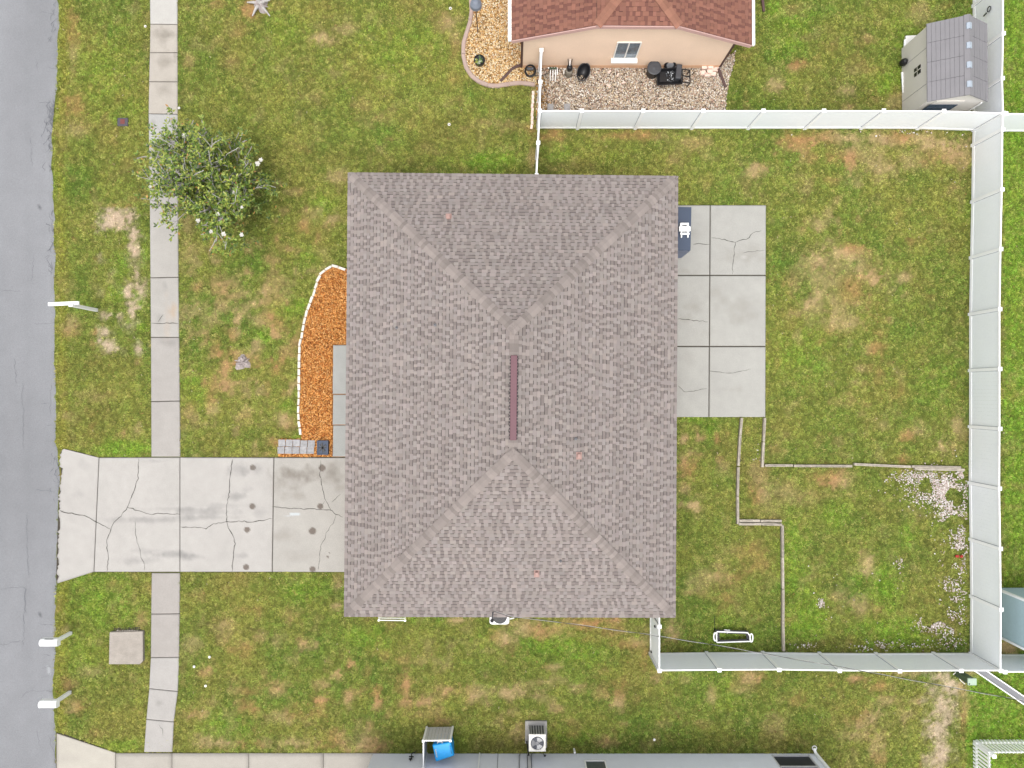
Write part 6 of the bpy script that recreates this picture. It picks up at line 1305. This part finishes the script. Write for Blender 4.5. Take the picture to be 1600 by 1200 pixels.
targets = [(-2.9,.2,1.9),(-2.4,1.5,1.8),(-1.5,2.1,2.3),(-.6,1.6,2.8),(.5,1.3,2.3),(1.5,.9,1.6),(1.9,-.2,1.3),(1.3,-1.2,1.6),(.3,-1.5,2.3),(-.9,-1.3,2.6),(-2.0,-.8,2.2),(-2.8,-.6,1.6),(-.7,.2,3.4),(.7,.0,2.8),(-1.7,.6,2.9),(-2.9,.9,1.3),(2.1,.4,1.2),(1.9,-.9,1.3),(1.3,-1.7,1.3),(.3,-2.1,1.5),(-.8,-2.0,1.5),(-1.8,-1.7,1.4),(.9,1.7,1.5),(.5,.4,1.9),(-.3,-.5,2.2),(.9,-.4,1.9)]
for i, v in enumerate(targets):
    v = Vector(v)*1.06; v.x = v.x*.9+.22; mb = MB(); L_ = v.length*.53; grow(mb, fork if i % 2 else fork-Vector((.03,0,.2)), (v.normalized()+Vector((0,0,.25))).normalized(), L_, .06 if i % 3 else .075, 0); build(mb, 'limb', M_bark, tree)
leaf = MB(); GC = [(104,132,48),(124,150,54),(82,110,42),(146,166,62),(170,180,76),(108,134,52),(60,84,36),(84,112,48),(96,126,50),(132,156,60)]+[(170,176,84)]*2+[(150,164,70)]*2
GC = GC*3+[(186,140,72)]
def leafq(c, d, L_, wd, col):
    d = d.normalized(); s_ = d.cross(Vector((0,0,1)));
    if s_.length < .1: s_ = Vector((1,0,0))
    s_.normalize(); u = s_.cross(d); m_ = c+d*L_*.5
    s_ = (s_+u*tr.uniform(-.5,.5)).normalized()*wd/2; k = Vector((0,0,-.012))
    leaf.face([c, m_-s_, c+d*L_+k], col); leaf.face([c, c+d*L_+k, m_+s_], col)
for (p, d) in tips:
    for _ in range(tr.choice((2,3))):
        c = p+Vector((tr.gauss(0,.13), tr.gauss(0,.13), tr.gauss(-.06,.06)))
        for k in range(tr.randint(6, 10)):
            a = tr.uniform(0, 6.28); dd = Vector((math.cos(a), math.sin(a), tr.uniform(-.25,.6)))+d*.4
            leafq(c+d*tr.uniform(-.12,.05), dd, tr.uniform(.10,.19), tr.uniform(.045,.075), tuple(np.array(A(*tr.choice(GC)))*tr.uniform(1.0,1.8)))
for _ in range(360):   # stragglers filling the crown, thinning outward
    a = tr.uniform(0, 6.28); rr = math.sqrt(tr.random())*1.0; c = crown_c+Vector((math.cos(a)*rr*2.2+.65, math.sin(a)*rr*2.0-.15, tr.uniform(-1.7,-.1)*(1-rr*.4)))
    if tr.random() < rr*.75: continue
    for k in range(tr.randint(5, 8)):
        b_ = tr.uniform(0, 6.28); leafq(c+Vector((tr.gauss(0,.04), tr.gauss(0,.04), tr.gauss(0,.03))), Vector((math.cos(b_), math.sin(b_), tr.uniform(-.3,.5))), tr.uniform(.10,.18), tr.uniform(.045,.07), tuple(np.array(A(*tr.choice(GC)))*tr.uniform(.8,1.5)))
build(leaf, 'crown', M_leaf, tree, kind='stuff')
fl = [(289,212),(321,254),(341,266),(403,256),(362,286),(366,301),(378,324),(341,335),(330,362),(378,367),(350,366),(235,292),(256,246),(300,225+60),(270,330),(408,250),(352,310),(310,345),(290,300)]
for k, (a, b) in enumerate(fl):
    mb = MB(); c = W(a, b, tr.uniform(2.9,3.5) if k < 12 else 2.6); n = 6; s_ = tr.uniform(.06,.10)
    for i in range(n):
        t_ = i*6.283/n+tr.uniform(-.3,.3); d = Vector((math.cos(t_), math.sin(t_), .35)); w_ = Vector((-math.sin(t_), math.cos(t_), 0))*s_*.42
        mb.face([c, c+d*s_*.6-w_, c+d*s_*1.15, c+d*s_*.6+w_])
    build(mb, 'flower', M_petal, tree)
